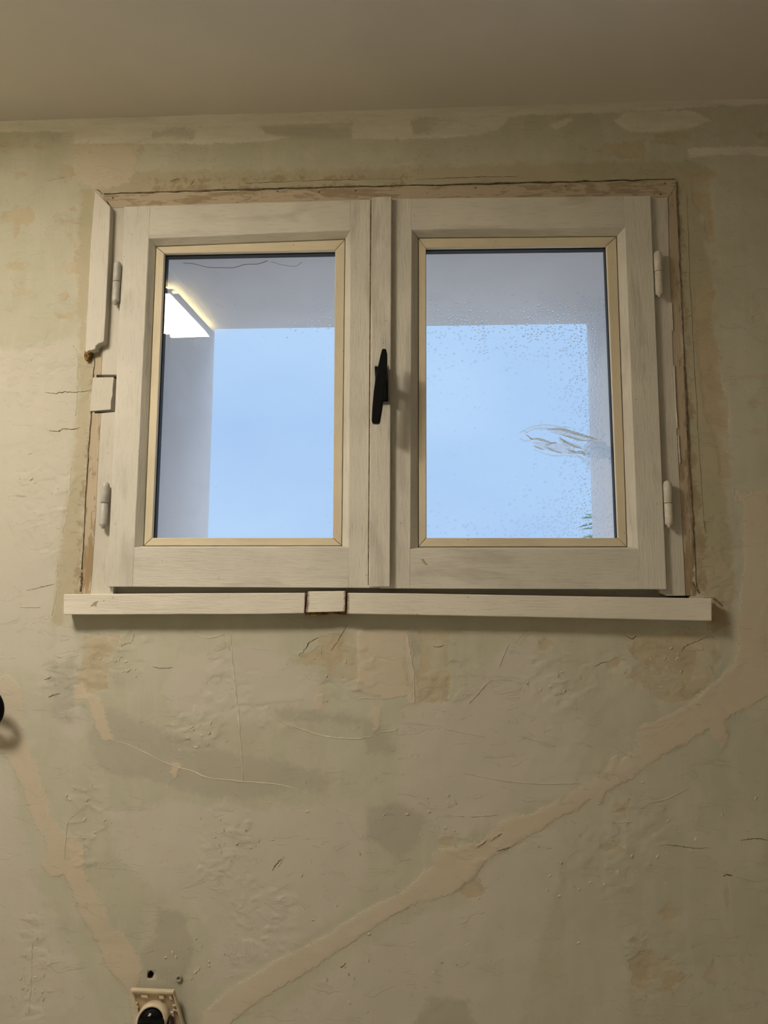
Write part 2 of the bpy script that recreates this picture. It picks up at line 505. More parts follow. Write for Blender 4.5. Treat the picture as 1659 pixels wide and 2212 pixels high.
OLIVE = [
    [(172, 400), (206, 408), (190, 700), (183, 772), (205, 742), (196, 900), (182, 1060), (170, 1283), (136, 1283), (137, 1350), (112, 1350), (124, 1250), (134, 1150), (152, 1050), (162, 950), (170, 850), (168, 600)],
    [(290, 372), (700, 366), (1200, 352), (1500, 350), (1545, 372), (1500, 400), (1460, 390), (900, 402), (224, 421), (206, 410)],
    [(1460, 390), (1500, 380), (1540, 600), (1560, 1000), (1590, 1283), (1570, 1380), (1540, 1345), (1540, 1292), (1503, 1284)],
]
STAIN = [
    [(196, 765), (206, 742), (203, 890), (190, 1050), (176, 1283), (158, 1283), (164, 1200), (178, 1050), (190, 900)],
    [(330, 404), (440, 400), (560, 406), (700, 400), (850, 396), (900, 390), (870, 404), (560, 414), (330, 418)],
    [(1460, 393), (1472, 400), (1480, 560), (1492, 800), (1506, 1050), (1524, 1180), (1526, 1283), (1502, 1284)],
    [(1540, 1290), (1566, 1300), (1574, 1350), (1545, 1375), (1480, 1352), (1530, 1345)],
    [(300, 388), (620, 380), (900, 378), (900, 384), (620, 390), (300, 398)],
]
LAYERS = [('light', LIGHT), ('dark', DARK), ('olive', OLIVE), ('tan', TAN), ('white', WHITE), ('greyhole', GREYHOLE), ('filler', FILLER), ('stain', STAIN)]


def value_noise(x, z, s, seed):
    r = np.random.default_rng(seed)
    g = r.random((256, 256))
    xs = x*s+50; zs = z*s+50
    i = np.floor(xs).astype(int); j = np.floor(zs).astype(int)
    fx = xs-i; fz = zs-j
    fx = fx*fx*(3-2*fx); fz = fz*fz*(3-2*fz)
    i %= 256; j %= 256
    i1 = (i+1) % 256; j1 = (j+1) % 256
    return (g[i, j]*(1-fx)+g[i1, j]*fx)*(1-fz)+(g[i, j1]*(1-fx)+g[i1, j1]*fx)*fz


FLAKY = [(480, 1820, 60, 110), (430, 1560, 90, 60), (190, 1760, 60, 110), (70, 2110, 40, 120), (1210, 1470, 110, 70), (720, 1440, 110, 70), (260, 1410, 90, 60), (1450, 1440, 110, 60), (1350, 1830, 130, 110),
         (620, 1540, 120, 40), (100, 1080, 80, 190), (60, 800, 80, 90), (1060, 1830, 90, 45), (500, 1480, 60, 80), (1440, 2080, 110, 90), (140, 1500, 60, 70), (970, 1470, 70, 80), (560, 2000, 80, 120), (1540, 1220, 50, 120)]


def wall_fields(x, z):
    U, V = proj(x, np.zeros_like(x), z)
    d = {}
    for nm, polys in LAYERS:
        a = np.full(U.shape, -40.0)
        for p in polys: a = np.maximum(a, sdf_poly(U, V, p))
        d[nm] = a
    sm = lambda a, w: 0.5+0.5*np.clip(a/w, -1, 1)
    h = 0.00055*sm(d['filler'], 7)+0.0006*sm(d['white'], 8)-0.0006*sm(d['greyhole'], 5)-0.0005*sm(d['tan'], 4)+0.0002*sm(d['light'], 8)
    h = h+0.0022*(value_noise(x, z, 7, 1)-0.5)+0.0011*(value_noise(x, z, 23, 2)-0.5)+0.0006*(value_noise(x, z, 70, 3)-0.5)
    f1 = 0.55*value_noise(x, z*2.0, 26, 4)+0.3*value_noise(x, z*2.0, 61, 5)+0.15*value_noise(x, z*1.6, 140, 6)
    f2 = 0.5*value_noise(x+3.1, z*1.5, 48, 7)+0.3*value_noise(x, z*1.5, 110, 8)+0.2*value_noise(x, z, 210, 9)
    where = np.zeros_like(U)
    for (a_, b_, sa, sb) in FLAKY: where = np.maximum(where, np.exp(-((U-a_)/sa)**2-((V-b_)/sb)**2))
    where = where*(0.4+1.2*value_noise(x+1.7, z+0.6, 14, 10))
    st = lambda q, a, b: np.clip((q-a)/(b-a), 0, 1)
    h = h+0.0006*st(f1, 0.57, 0.61)*st(where, 0.2, 0.5)+0.0007*st(f2, 0.57, 0.61)*st(where, 0.25, 0.6)
    return d, h


# ------------------------------------------------------------------ the room shell
ZC = 2.518
XL, XR, YB = -1.75, 1.45, -2.45


def axis_grid(a, b, lo, hi, fine, coarse):
    left = np.arange(a, lo, coarse); mid = np.arange(lo, hi, fine); right = np.linspace(hi, b, max(2, int((b-hi)/coarse)+1))
    return np.concatenate([left, mid, right])


gx = axis_grid(XL, XR, -0.98, 0.82, 0.0024, 0.08)
gz = axis_grid(0.0, ZC+0.01, 0.68, ZC+0.002, 0.0024, 0.08)
NX, NZ = len(gx), len(gz)
GX, GZ = np.meshgrid(gx, gz, indexing='ij')
fields, H = wall_fields(GX.ravel(), GZ.ravel())
verts = np.stack([GX.ravel(), -H, GZ.ravel()], 1)
idx = np.arange(NX*NZ).reshape(NX, NZ)
cx = 0.5*(gx[:-1]+gx[1:]); cz = 0.5*(gz[:-1]+gz[1:])
CXm, CZm = np.meshgrid(cx, cz, indexing='ij')
cu, cv = proj(CXm, np.zeros_like(CXm), CZm)
# opening for the window: up to the outer edge of the wooden frame
hole = sdf_poly(cu, cv, [(224, 421), (1459, 390), (1503, 1283), (1490, 1300), (190, 1300), (174, 1283)]) > 7.0
# opening for the drilled screw hole
hx, hz = un(325, 2106, 0.0)
i0 = int(np.searchsorted(gx, hx))-4; j0 = int(np.searchsorted(gz, hz))-4
HN = 8
keep = ~hole
keep[i0:i0+HN, j0:j0+HN] = False
a = idx[:-1, :-1]; b = idx[1:, :-1]; c = idx[1:, 1:]; d = idx[:-1, 1:]
quads = np.stack([a, b, c, d], -1)[keep]
ring = [(i0+k, j0) for k in range(HN)]+[(i0+HN, j0+k) for k in range(HN)]+[(i0+HN-k, j0+HN) for k in range(HN)]+[(i0, j0+HN-k) for k in range(HN)]
nr = len(ring)
extra_v = []; extra_f = []
base_n = len(verts)
rr = random.Random(5)
loops = []
for (sc, yy) in ((1.0, -0.0005), (0.92, 0.004), (0.75, 0.02), (0.55, 0.035)):
    loop = []
    for k, (i, j) in enumerate(ring):
        ang = math.atan2(gz[j]-hz, gx[i]-hx)
        r_ = 0.0062*(1+0.16*math.cos(2*(ang-1.15)))*(1+0.06*math.sin(5*ang))*sc
        loop.append(base_n+len(extra_v))
        extra_v.append((hx+r_*math.cos(ang), yy, hz+r_*math.sin(ang)))
    loops.append(loop)
outer = [int(idx[i, j]) for i, j in ring]
prev = outer
for lp in loops:
    for k in range(nr):
        extra_f.append((prev[k], prev[(k+1) % nr], lp[(k+1) % nr], lp[k]))
    prev = lp
extra_f.append(tuple(prev))
ev = np.array(extra_v)
me = bpy.data.meshes.new('wall_window_side')
me.from_pydata([tuple(v) for v in verts.tolist()]+extra_v, [], [tuple(q) for q in quads.tolist()]+extra_f)
fe, _ = wall_fields(ev[:, 0], ev[:, 2])
for nm, _p in LAYERS:
    at = me.attributes.new('sd_'+nm, 'FLOAT', 'POINT')
    at.data.foreach_set('value', np.concatenate([fields[nm], fe[nm]]).astype(np.float32))
hm = np.concatenate([np.zeros(len(verts)), np.where(ev[:, 1] > 0.003, 1.0, 0.0)])
at = me.attributes.new('sd_hole', 'FLOAT', 'POINT')
at.data.foreach_set('value', hm.astype(np.float32))
me.polygons.foreach_set('use_smooth', [True]*len(me.polygons))


def wall_material():
    t = NT('patched_wall')
    co = t.coords()
    n_mid = t.noise(26, 4, 0.6, co)
    n_fin = t.noise(120, 3, 0.6, co)
    n_big = t.noise(4.5, 4, 0.55, co, 0.3)
    n_str = t.noise(5.0, 4, 0.6, t.coords((6, 1, 1.2)))       # vertical roller streaks
    n_hor = t.noise(7.0, 5, 0.6, t.coords((1.5, 1, 9)))       # trowel streaks
    base = t.mix(t.ramp(n_big, 0.32, 0.68), (0.485, 0.475, 0.375), (0.535, 0.525, 0.425))
    base = t.mix(t.math('MULTIPLY', t.ramp(n_str, 0.45, 0.62), 0.5), base, (0.56, 0.53, 0.445))
    base = t.mix(t.math('MULTIPLY', t.ramp(t.noise(11, 5, 0.6, t.coords((1, 1, 1), (5, 3, 2)), 0.6), 0.50, 0.60), 0.3), base, (0.46, 0.44, 0.345))

    def mask(nm, w, amp1, amp2, bias=0.0):
        at_ = t.n('ShaderNodeAttribute'); at_.attribute_name = 'sd_'+nm
        v = t.math('ADD', at_.outputs['Fac'], t.math('MULTIPLY', t.math('SUBTRACT', n_mid, 0.5), amp1))
        v = t.math('ADD', v, t.math('MULTIPLY', t.math('SUBTRACT', n_fin, 0.5), amp2))
        return t.ramp(v, -w+bias, w+bias)
    c = base
    m_light = mask('light', 11, 56, 26)
    c = t.mix(t.math('MULTIPLY', m_light, 0.72), c, (0.575, 0.54, 0.475))
    m_dk = mask('dark', 9, 40, 26)
    c = t.mix(t.math('MULTIPLY', m_dk, 0.72), c, (0.425, 0.405, 0.335))
    m_ol = mask('olive', 7, 40, 22)
    c = t.mix(t.math('MULTIPLY', m_ol, 0.8), c, t.mix(t.ramp(n_big, 0.4, 0.6), (0.42, 0.385, 0.265), (0.46, 0.405, 0.29)))
    m_tan = mask('tan', 2.0, 34, 26, 1.0)
    n_tan = t.noise(19, 5, 0.62, t.coords((1, 1, 1.3), (1, 8, 4)), 0.5)
    m_tan = t.math('MULTIPLY', m_tan, t.ramp(n_tan, 0.36, 0.52, 0.25, 1.0))
    c = t.mix(t.math('MULTIPLY', m_tan, 0.70), c, t.mix(t.ramp(n_tan, 0.52, 0.62), (0.505, 0.42, 0.285), (0.44, 0.365, 0.245)))
    m_wh = mask('white', 3, 16, 10)
    wcol = t.mix(t.ramp(n_hor, 0.35, 0.65), (0.63, 0.60, 0.52), (0.69, 0.665, 0.59))
    c = t.mix(t.math('MULTIPLY', m_wh, 0.95), c, wcol)
    m_gh = mask('greyhole', 5, 26, 20)
    c = t.mix(t.math('MULTIPLY', t.math('MULTIPLY', m_gh, t.ramp(n_hor, 0.36, 0.5)), 0.8), c, (0.475, 0.455, 0.38))
    m_fi = mask('filler', 3.0, 22, 20)
    fcol = t.mix(t.ramp(n_big, 0.35, 0.65), (0.59, 0.51, 0.39), (0.58, 0.52, 0.42))
    c = t.mix(t.math('MULTIPLY', m_fi, 0.86), c, fcol)
    m_st = mask('stain', 5, 50, 44, 3.0)
    c = t.mix(t.math('MULTIPLY', m_st, 0.45), c, t.mix(t.ramp(n_mid, 0.4, 0.62), (0.40, 0.30, 0.19), (0.25, 0.165, 0.08)))
    pit = t.n('ShaderNodeTexVoronoi'); pit.inputs['Scale'].default_value = 17.0
    t.l(co, pit.inputs['Vector'])
    c = t.mix(t.ramp(pit.outputs['Distance'], 0.03, 0.02, 0.0, 0.5), c, (0.3, 0.25, 0.17))
    ah = t.n('ShaderNodeAttribute'); ah.attribute_name = 'sd_hole'
    c = t.mix(t.ramp(ah.outputs['Fac'], 0.2, 0.8), c, (0.10, 0.045, 0.025))
    # relief: fine orange peel, trowel marks and flaky scars
    flk = t.noise(16.0, 6, 0.62, t.coords((1.0, 1, 2.4), (3, 0, 1)), 1.0)
    scar = t.math('MULTIPLY', t.ramp(flk, 0.60, 0.62), 0.35)
    flk2 = t.noise(34.0, 5, 0.65, t.coords((1.0, 1, 1.6), (7, 0, 4)), 0.8)
    scar = t.math('ADD', scar, t.math('MULTIPLY', t.ramp(flk2, 0.64, 0.66), 0.3))
    h = t.math('ADD', t.math('MULTIPLY', n_fin, 0.30), scar)
    h = t.math('ADD', h, t.math('MULTIPLY', m_fi, 0.22))
    h = t.math('ADD', h, t.math('MULTIPLY', t.math('MULTIPLY', n_hor, m_fi), 0.5))
    h = t.math('SUBTRACT', h, t.math('MULTIPLY', m_tan, 0.30))
    h = t.math('ADD', h, t.math('MULTIPLY', m_wh, 0.30))
    nrm = t.bump(h, 0.8, 0.0013)
    return t.principled(c, 0.8, nrm, 0.12)


m_wall = wall_material()
wall = link('wall_front', me, m_wall)
tag(wall, 'stripped sage and beige plaster wall patched with filler around the window', kind='structure')
WM[wall.name] = Matrix()

m_ceil = simple('ceiling_paint', (0.72, 0.685, 0.62), 0.7, 0.2, 0, 0.04, 3.0)
m_room = simple('room_paint', (0.66, 0.63, 0.56), 0.7, 0.2, 0, 0.06, 2.0)
m_room_r = simple('room_paint_low_bounce', (0.42, 0.40, 0.35), 0.7, 0.2, 0, 0.06, 2.0)  # unseen wall, darker than the other room paint to cut bounce light
m_floor = simple('floor_boards', (0.52, 0.46, 0.38), 0.55, 0.3, 0, 0.2, 6.0)
tag(box('ceiling', (XL-0.1, YB-0.1, ZC), (XR+0.1, 0.3, ZC+0.12), m_ceil), 'plain painted ceiling meeting the patched wall', kind='structure')
tag(box('floor', (XL-0.1, YB-0.1, -0.1), (XR+0.1, 0.3, 0.0), m_floor), 'wooden floor of the room under renovation', kind='structure')
tag(box('wall_left', (XL-0.12, YB-0.1, 0), (XL, 0.3, ZC), m_room), 'plain beige side wall left of the window', kind='structure')
tag(box('wall_right', (XR, YB-0.1, 0), (XR+0.12, 0.3, ZC), m_room_r), 'plain beige side wall right of the window', kind='structure')
tag(box('wall_back', (XL, YB-0.12, 0), (XR, YB, ZC), m_room), 'plain beige wall facing the window', kind='structure')

# ------------------------------------------------------------------ masonry outside the window
YO = 0.50
RXL, RXR, RZT, RZB = -0.545, 0.408, 2.2625, 1.600


def render_coat():
    t = NT('grey_render')
    a = t.noise(5, 4, 0.55)
    b = t.noise(150, 3, 0.6)
    s = t.noise(6, 4, 0.5, t.coords((1, 1, 6)))
    c = t.mix(t.ramp(a, 0.35, 0.65), (0.80, 0.775, 0.765), (0.85, 0.825, 0.815))
    c = t.mix(t.math('MULTIPLY', t.ramp(s, 0.5, 0.7), 0.2), c, (0.72, 0.69, 0.67))
    return t.principled(c, 0.85, t.bump(b, 0.35, 0.001), 0.15)


m_render = render_coat()
m_outwood = simple('outer_wood', (0.40, 0.36, 0.30), 0.7, 0.2)
y0, y1 = 0.062, YO
bx0, bx1, bz0, bz1 = XL-0.12, XR+0.12, -0.1, ZC+0.6
vs = []
for yy in (y0, y1):
    vs += [(bx0, yy, bz0), (bx1, yy, bz0), (bx1, yy, bz1), (bx0, yy, bz1), (RXL, yy, RZB), (RXR, yy, RZB), (RXR, yy, RZT), (RXL, yy, RZT)]
fs = []
for k in range(4):
    l_ = (k+1) % 4
    fs.append([k, l_, 4+l_, 4+k]); fs.append([8+k, 8+l_, 12+l_, 12+k])
    fs.append([k, l_, 8+l_, 8+k]); fs.append([4+k, 4+l_, 12+l_, 12+k])
ow = link('wall_outside', mesh('wall_outside', vs, fs), m_render)
bevel(ow, 0.004, 2)
tag(ow, 'thick grey rendered outer wall with the deep window recess', kind='structure')
WM[ow.name] = Matrix()
# hair crack in the soffit
cp = []
for (u, v_) in [(396, 568), (420, 570), (448, 577), (475, 578), (505, 578), (530, 571), (558, 570), (578, 563)]:
    d_ = FW + RT*((u-829.5)/F) - UP*((v_-1106.0)/F)
    t_ = (RZT-CAM[2])/d_[2]
    p_ = CAM+t_*d_
    cp.append((p_[0], p_[1], RZT))
cp2 = []
for (u, v_) in [(585, 565), (610, 572), (638, 575), (652, 566)]:
    d_ = FW + RT*((u-829.5)/F) - UP*((v_-1106.0)/F)
    t_ = (RZT-CAM[2])/d_[2]
    p_ = CAM+t_*d_
    cp2.append((p_[0], p_[1], RZT))
m_haircrack = simple('hair_crack', (0.16, 0.15, 0.15), 0.9, 0.0)
for q, rad in ((cp, 0.0008), (cp2, 0.0005)):
    tube('crack', smooth_path(q, 30), rad, m_haircrack, ow, 5)

m_ground = simple('garden_ground', (0.38, 0.37, 0.35), 0.9, 0.1, 0, 0.3, 1.5)
tag(box('ground', (-12, YO, -0.25), (12, 18, -0.1), m_ground), 'garden ground outside below the window', kind='structure')

# ------------------------------------------------------------------ the window
win = empty('window_1', (-0.08, 0.0, 1.56))
tag(win, 'old two-leaf painted wooden casement window with rain-spotted panes', kind='structure')
Y_FRAME, Y_SASH, Y_J, Y_BACK = -0.002, -0.012, 0.002, 0.048

# fixed frame: stained head, jambs sawn through at the left
prism('frame_head', uns([(224, 421), (400, 417), (640, 410), (850, 405.5), (1100, 399), (1459, 390), (1460, 402), (1444, 426), (850, 437), (560, 444), (240, 449)], Y_FRAME), Y_FRAME, 0.06, m_head, win, 0.0012)
JL = lambda v: 268-(v-446)*37.0/821.0          # left edge of the left leaf
# painted boundary of the left jamb
prism('frame_jamb', uns([(239, 449), (282, 448), (262, 809.5), (219, 809.5), (226, 640), (233, 540)], Y_FRAME), Y_FRAME, 0.06, m_jamb, win, 0.0008)
prism('frame_jamb', uns([(218, 892.5), (256, 889), (250, 1010), (244, 1284), (195, 1284), (199, 1240), (207, 1110), (213, 980)], Y_FRAME), Y_FRAME, 0.06, m_jamb, win, 0.0008)
blk = prism('sawn_block', uns([(200.5, 815), (245, 814.5), (246, 817), (243, 842), (243.5, 852), (240, 866), (239, 884.5), (215, 886.5), (194, 888.5), (197, 850)], Y_FRAME-0.001), Y_FRAME-0.001, 0.03, m_jamb, win, 0.0008)
tag(blk, 'small sawn-out block of the left jamb between black cuts')
prism('jamb_edge', uns([(223, 424), (239, 449), (233, 540), (226, 640), (219, 809.5), (201, 809.5), (205, 730), (213, 600)], Y_FRAME+0.001), Y_FRAME+0.001, 0.05, m_edge_l, win, 0.0008)
prism('jamb_edge', uns([(193.5, 893), (218, 892.5), (213, 980), (207, 1110), (199, 1240), (195, 1284), (175, 1284), (178, 1240), (187, 1040)], Y_FRAME+0.001), Y_FRAME+0.001, 0.05, m_edge_l, win, 0.0008)
prism('frame_jamb', uns([(1394, 428), (1443, 426), (1446, 560), (1455, 790), (1466, 1000), (1476, 1180), (1481, 1287), (1441, 1287), (1425, 1280)], Y_FRAME), Y_FRAME, 0.06, m_jamb, win, 0.0008)
prism('jamb_edge', uns([(1444, 426), (1460, 402), (1468, 560), (1476, 760), (1487, 1000), (1499, 1200), (1503, 1287), (1481, 1287), (1476, 1180), (1466, 1000), (1455, 790), (1446, 560)], Y_FRAME+0.001), Y_FRAME+0.001, 0.05, m_edge_r, win, 0.0008)
prism('frame_sill_rail', uns([(236, 1240), (1440, 1244), (1440, 1300), (236, 1300)], 0.012), 0.012, 0.06, painted_wood('sill_rail_shade_paint', 'x', (0.34, 0.31, 0.26), worn=0.7, seed=14.0), win, 0.0)  # paint darkened to deepen the shade in the gap under the leaves
# dark bottom of the saw cuts and backing behind the frame joints
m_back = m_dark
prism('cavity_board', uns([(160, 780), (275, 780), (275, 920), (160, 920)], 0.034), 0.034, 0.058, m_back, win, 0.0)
# outer lining closing the gap between timber and masonry
lin = [(RXL-0.09, RZB-0.06), (RXR+0.11, RZB-0.06), (RXR+0.11, RZT+0.13), (RXL-0.09, RZT+0.13)]
inn = [(RXL-0.002, RZB-0.002), (RXR+0.002, RZB-0.002), (RXR+0.002, RZT+0.002), (RXL-0.002, RZT+0.002)]
vs = [(x, 0.050, z) for x, z in lin+inn]+[(x, 0.070, z) for x, z in lin+inn]
fs = []
for k in range(4):
    l_ = (k+1) % 4
    fs += [[k, l_, 4+l_, 4+k], [8+k, 8+l_, 12+l_, 12+k], [k, l_, 8+l_, 8+k], [4+k, 4+l_, 12+l_, 12+k]]
link('outer_lining', mesh('outer_lining', vs, fs), m_outwood, win)


def isect(a, b, c, d):
    a, b, c, d = [np.array(q, float) for q in (a, b, c, d)]
    r = b-a; s = d-c
    t = ((c-a)[0]*s[1]-(c-a)[1]*s[0])/(r[0]*s[1]-r[1]*s[0])
    return tuple(a+r*t)


def member(name, outer_pts, Ia, Ib, Ja, Jb, mat, parent):
    """one stile or rail: flat face, sloped inner edge, square rebate behind"""
    v = []

    def add(p, y):
        v.append((p[0], y, p[1])); return len(v)-1
    fi = [add(Ia, Y_SASH), add(Ib, Y_SASH)]
    fo = [add(p, Y_SASH) for p in outer_pts]
    mj = [add(Ja, Y_J), add(Jb, Y_J)]
    bj = [add(Ja, Y_BACK), add(Jb, Y_BACK)]
    bo = [add(p, Y_BACK) for p in outer_pts]
    f = [fi+fo, (bj+bo)[::-1], [fi[0], fi[1], mj[1], mj[0]], [mj[0], mj[1], bj[1], bj[0]]]
    for k in range(len(fo)-1):
        f.append([fo[k], fo[k+1], bo[k+1], bo[k]])
    f.append([fi[1], fo[0], bo[0], bj[1], mj[1]])
    f.append([fo[-1], fi[0], mj[0], bj[0], bo[-1]])
    o = link(name, mesh(name, v, f), mat, parent)
    return bevel(o, 0.0009, 2)


def glass_material():
    t = NT('window_glass')
    lw = t.n('ShaderNodeLayerWeight'); lw.inputs['Blend'].default_value = 0.5
    f = t.math('ADD', t.math('MULTIPLY', t.math('POWER', lw.outputs['Facing'], 5.0), 0.96), 0.04)
    tr = t.n('ShaderNodeBsdfTransparent'); tr.inputs['Color'].default_value = (0.985, 0.99, 0.99, 1)
    gl = t.n('ShaderNodeBsdfGlossy'); gl.inputs['Roughness'].default_value = 0.0
    mx = t.n('ShaderNodeMixShader')
    t.l(f, mx.inputs[0]); t.l(tr.outputs[0], mx.inputs[1]); t.l(gl.outputs[0], mx.inputs[2])
    t.l(mx.outputs[0], t.out.inputs['Surface'])
    return t.m


m_glass = glass_material()


def water_material():
    t = NT('rain_water')
    g = t.n('ShaderNodeBsdfGlass'); g.inputs['IOR'].default_value = 1.33; g.inputs['Roughness'].default_value = 0.0
    g.inputs['Color'].default_value = (1, 1, 1, 1)
    t.l(g.outputs[0], t.out.inputs['Surface'])
    return t.m


m_water = water_material()
P1A, P1B, P2A, P2B = 0.0120, 0.0160, 0.0300, 0.0340


def sash(O, I, J, K, label):
    """corner order: top-left, top-right, bottom-right, bottom-left (photograph pixels)"""
    O = uns(O, Y_SASH); I = uns(I, Y_SASH); J = uns(J, Y_J); K = uns(K, 0.004)
    s = empty('sash', (0.5*(O[0][0]+O[1][0]), 0.0, O[3][1]), win)
    tag(s, label)
    T1 = isect(O[0], O[1], I[3], I[0]); T2 = isect(O[0], O[1], I[2], I[1])
    B1 = isect(O[3], O[2], I[3], I[0]); B2 = isect(O[3], O[2], I[2], I[1])
    member('stile', [B1, O[3], O[0], T1], I[0], I[3], J[0], J[3], m_wz, s)
    member('stile', [T2, O[1], O[2], B2], I[2], I[1], J[2], J[1], m_wz, s)
    member('rail', [T2, T1], I[0], I[1], J[0], J[1], m_wx, s)
    member('rail', [B1, B2], I[2], I[3], J[2], J[3], m_wx, s)
    # four mitred glazing beads
    for k in range(4):
        l_ = (k+1) % 4
        j0_, j1_, k1_, k0_ = [np.array(p) for p in (J[k], J[l_], K[l_], K[k])]
        al = (j1_-j0_)/np.linalg.norm(j1_-j0_)
        j0_ = j0_+(k0_-j0_)*0.0016/np.linalg.norm(k0_-j0_)+al*0.0004; j1_ = j1_+(k1_-j1_)*0.0016/np.linalg.norm(k1_-j1_)-al*0.0004
        q = [tuple(j0_), tuple(j1_), tuple(k1_-al*0.0004), tuple(k0_+al*0.0004)]
        prism('glazing_bead', q, 0.0030, P1A, m_cx if k % 2 == 0 else m_cz, s, 0.0013)
    # sealed unit: two panes and the dark spacer between them
    e = 0.007
    g = [(J[0][0]+e*0.2, J[0][1]-e*0.2), (J[1][0]-e*0.2, J[1][1]-e*0.2), (J[2][0]-e*0.2, J[2][1]+e*0.2), (J[3][0]+e*0.2, J[3][1]+e*0.2)]
    prism('pane', g, P1A, P1B, m_glass, s, 0.0)
    prism('pane', g, P2A, P2B, m_glass, s, 0.0)
    sp_o = [(J[0][0]-0.0005, J[0][1]+0.0005), (J[1][0]+0.0005, J[1][1]+0.0005), (J[2][0]+0.0005, J[2][1]-0.0005), (J[3][0]-0.0005, J[3][1]-0.0005)]
    sp_i = [(K[0][0]+0.0004, K[0][1]-0.0004), (K[1][0]-0.0004, K[1][1]-0.0004), (K[2][0]-0.0004, K[2][1]-0.0010), (K[3][0]+0.0004, K[3][1]-0.0010)]
    vs_ = [(x, P1B+0.0002, z) for x, z in sp_o+sp_i]+[(x, P2A-0.0002, z) for x, z in sp_o+sp_i]
    fs_ = []
    for k in range(4):
        l_ = (k+1) % 4
        fs_ += [[k, l_, 4+l_, 4+k], [8+k, 8+l_, 12+l_, 12+k], [k, l_, 8+l_, 8+k], [4+k, 4+l_, 12+l_, 12+k]]
    link('spacer', mesh('spacer', vs_, fs_), m_spacer, s)
    return s


sash_l = sash([(268, 446), (822, 430), (818, 1270), (231, 1267)],
              [(321, 515), (757, 497), (753, 1182), (290, 1182.5)],
              [(336, 531.5), (746, 515.5), (739, 1179.5), (309, 1180)],
              [(355, 548), (724, 541), (719, 1161.5), (329, 1162)],
              'left window leaf, clear pane with few drops')
sash_r = sash([(826, 429), (1405, 422.5), (1440, 1273), (820, 1271)],
              [(889, 496), (1350, 490.5), (1378, 1186), (886, 1186)],
              [(903, 513), (1333, 509.5), (1356, 1182), (903, 1182.5)],
              [(920, 536), (1310, 531), (1335, 1162), (921, 1162)],
              'right window leaf, pane covered in raindrops')
Yc = -0.024
prism('meeting_batten', uns([(803, 425), (846, 423.5), (842.5, 1267.5), (796.5, 1268.5)], Yc), Yc, Y_SASH-0.0002, m_wz, win, 0.0018, seg=3)


# raindrops on the outer face of the outer pane
_ca = math.radians(38)
CAP = [(k, (math.sqrt(1-(k*math.sin(_ca))**2)-math.cos(_ca))/math.sin(_ca)) for k in (1.0, 0.86, 0.6, 0.3)]


def drops(parent, spots):
    v = []; f = []
    S = 8
    taken = []
    for (u, w_, r) in spots:
        x, z = un(u, w_, P2B)
        if any((x-a_)**2+(z-b_)**2 < (1.06*(r+c_))**2 for a_, b_, c_ in taken): continue
        taken.append((x, z, r))
        ax = r*random.uniform(0.8, 1.35); az = r*random.uniform(0.55, 0.95); rot = random.uniform(0.2, 0.7)
        b0 = len(v)
        ph = [random.uniform(0.93, 1.07) for _ in range(S)]
        for (k, hh) in CAP:
            for s_ in range(S):
                t_ = 2*math.pi*s_/S
                px = ax*k*math.cos(t_)*ph[s_]; pz = az*k*math.sin(t_)*ph[s_]
                v.append((x+px*math.cos(rot)-pz*math.sin(rot), P2B+0.00005+az*hh, z+px*math.sin(rot)+pz*math.cos(rot)))
        v.append((x, P2B+0.00005+az*0.345, z))
        top = len(v)-1
        for q in range(3):
            for s_ in range(S):
                f.append([b0+q*S+s_, b0+q*S+(s_+1) % S, b0+(q+1)*S+(s_+1) % S, b0+(q+1)*S+s_])
        for s_ in range(S): f.append([b0+3*S+s_, b0+3*S+(s_+1) % S, top])
        f.append([b0+s_ for s_ in range(S)][::-1])
    o = link('raindrops', mesh('raindrops', v, f), m_water, parent, True)
    for p_ in o.data.polygons:
        if len(p_.vertices) == S: p_.use_smooth = False
    tag(o, 'rain drops clinging to the outside of the pane', kind='stuff')
    return o


def inside(u, v_, quad):
    a_ = sdf_poly(np.array([u]), np.array([v_]), quad)
    return a_[0] > 1.5


quad_r = [(922, 545), (1306, 541), (1331, 1160), (923, 1160)]
quad_l = [(362, 562), (722, 548), (717, 1160), (338, 1160)]
R = random.Random(3)
sp = []
PX = 0.00112


def rad(lo=0.9, hi=2.3):
    return PX*R.uniform(lo, hi)*(1.25 if R.random() < 0.12 else 1)


clusters = [(R.uniform(925, 1320), R.gauss(688, 24)) for _ in range(60)]
for (a_, b_) in clusters:
    for _ in range(R.randint(5, 14)):
        sp.append((a_+R.gauss(0, 8), b_+R.gauss(0, 13), rad()))
for _ in range(260): sp.append((R.uniform(922, 1330), R.gauss(730, 38), rad(0.8, 2.0)))
for _ in range(1500):
    y_ = R.uniform(640, 1160)
    sp.append((1296+(y_-640)*0.03-abs(R.gauss(0, 42)), y_, rad(0.9, 2.2)))
for _ in range(480): sp.append((1330-abs(R.gauss(0, 110)), 1160-abs(R.gauss(0, 48)), rad(0.9, 2.1)))
for _ in range(110): sp.append((R.uniform(925, 1330), 1160-abs(R.gauss(0, 22)), rad(0.9, 2.1)))
for _ in range(230): sp.append((R.uniform(925, 1330), R.uniform(720, 1160), rad(0.6, 1.4)))
sp = [s_ for s_ in sp if inside(s_[0], s_[1], quad_r)]
drops(sash_r, sp)
sl = []
for _ in range(46): sl.append((R.gauss(696, 22), R.gauss(688, 20), rad(0.8, 1.9)))
for _ in range(14): sl.append((R.uniform(560, 720), R.gauss(715, 25), rad(0.8, 1.7)))
for _ in range(70): sl.append((R.uniform(345, 718), R.uniform(580, 1158), rad(0.5, 1.1)))
for _ in range(25): sl.append((718-abs(R.gauss(0, 7)), R.uniform(560, 1158), rad(0.7, 1.4)))
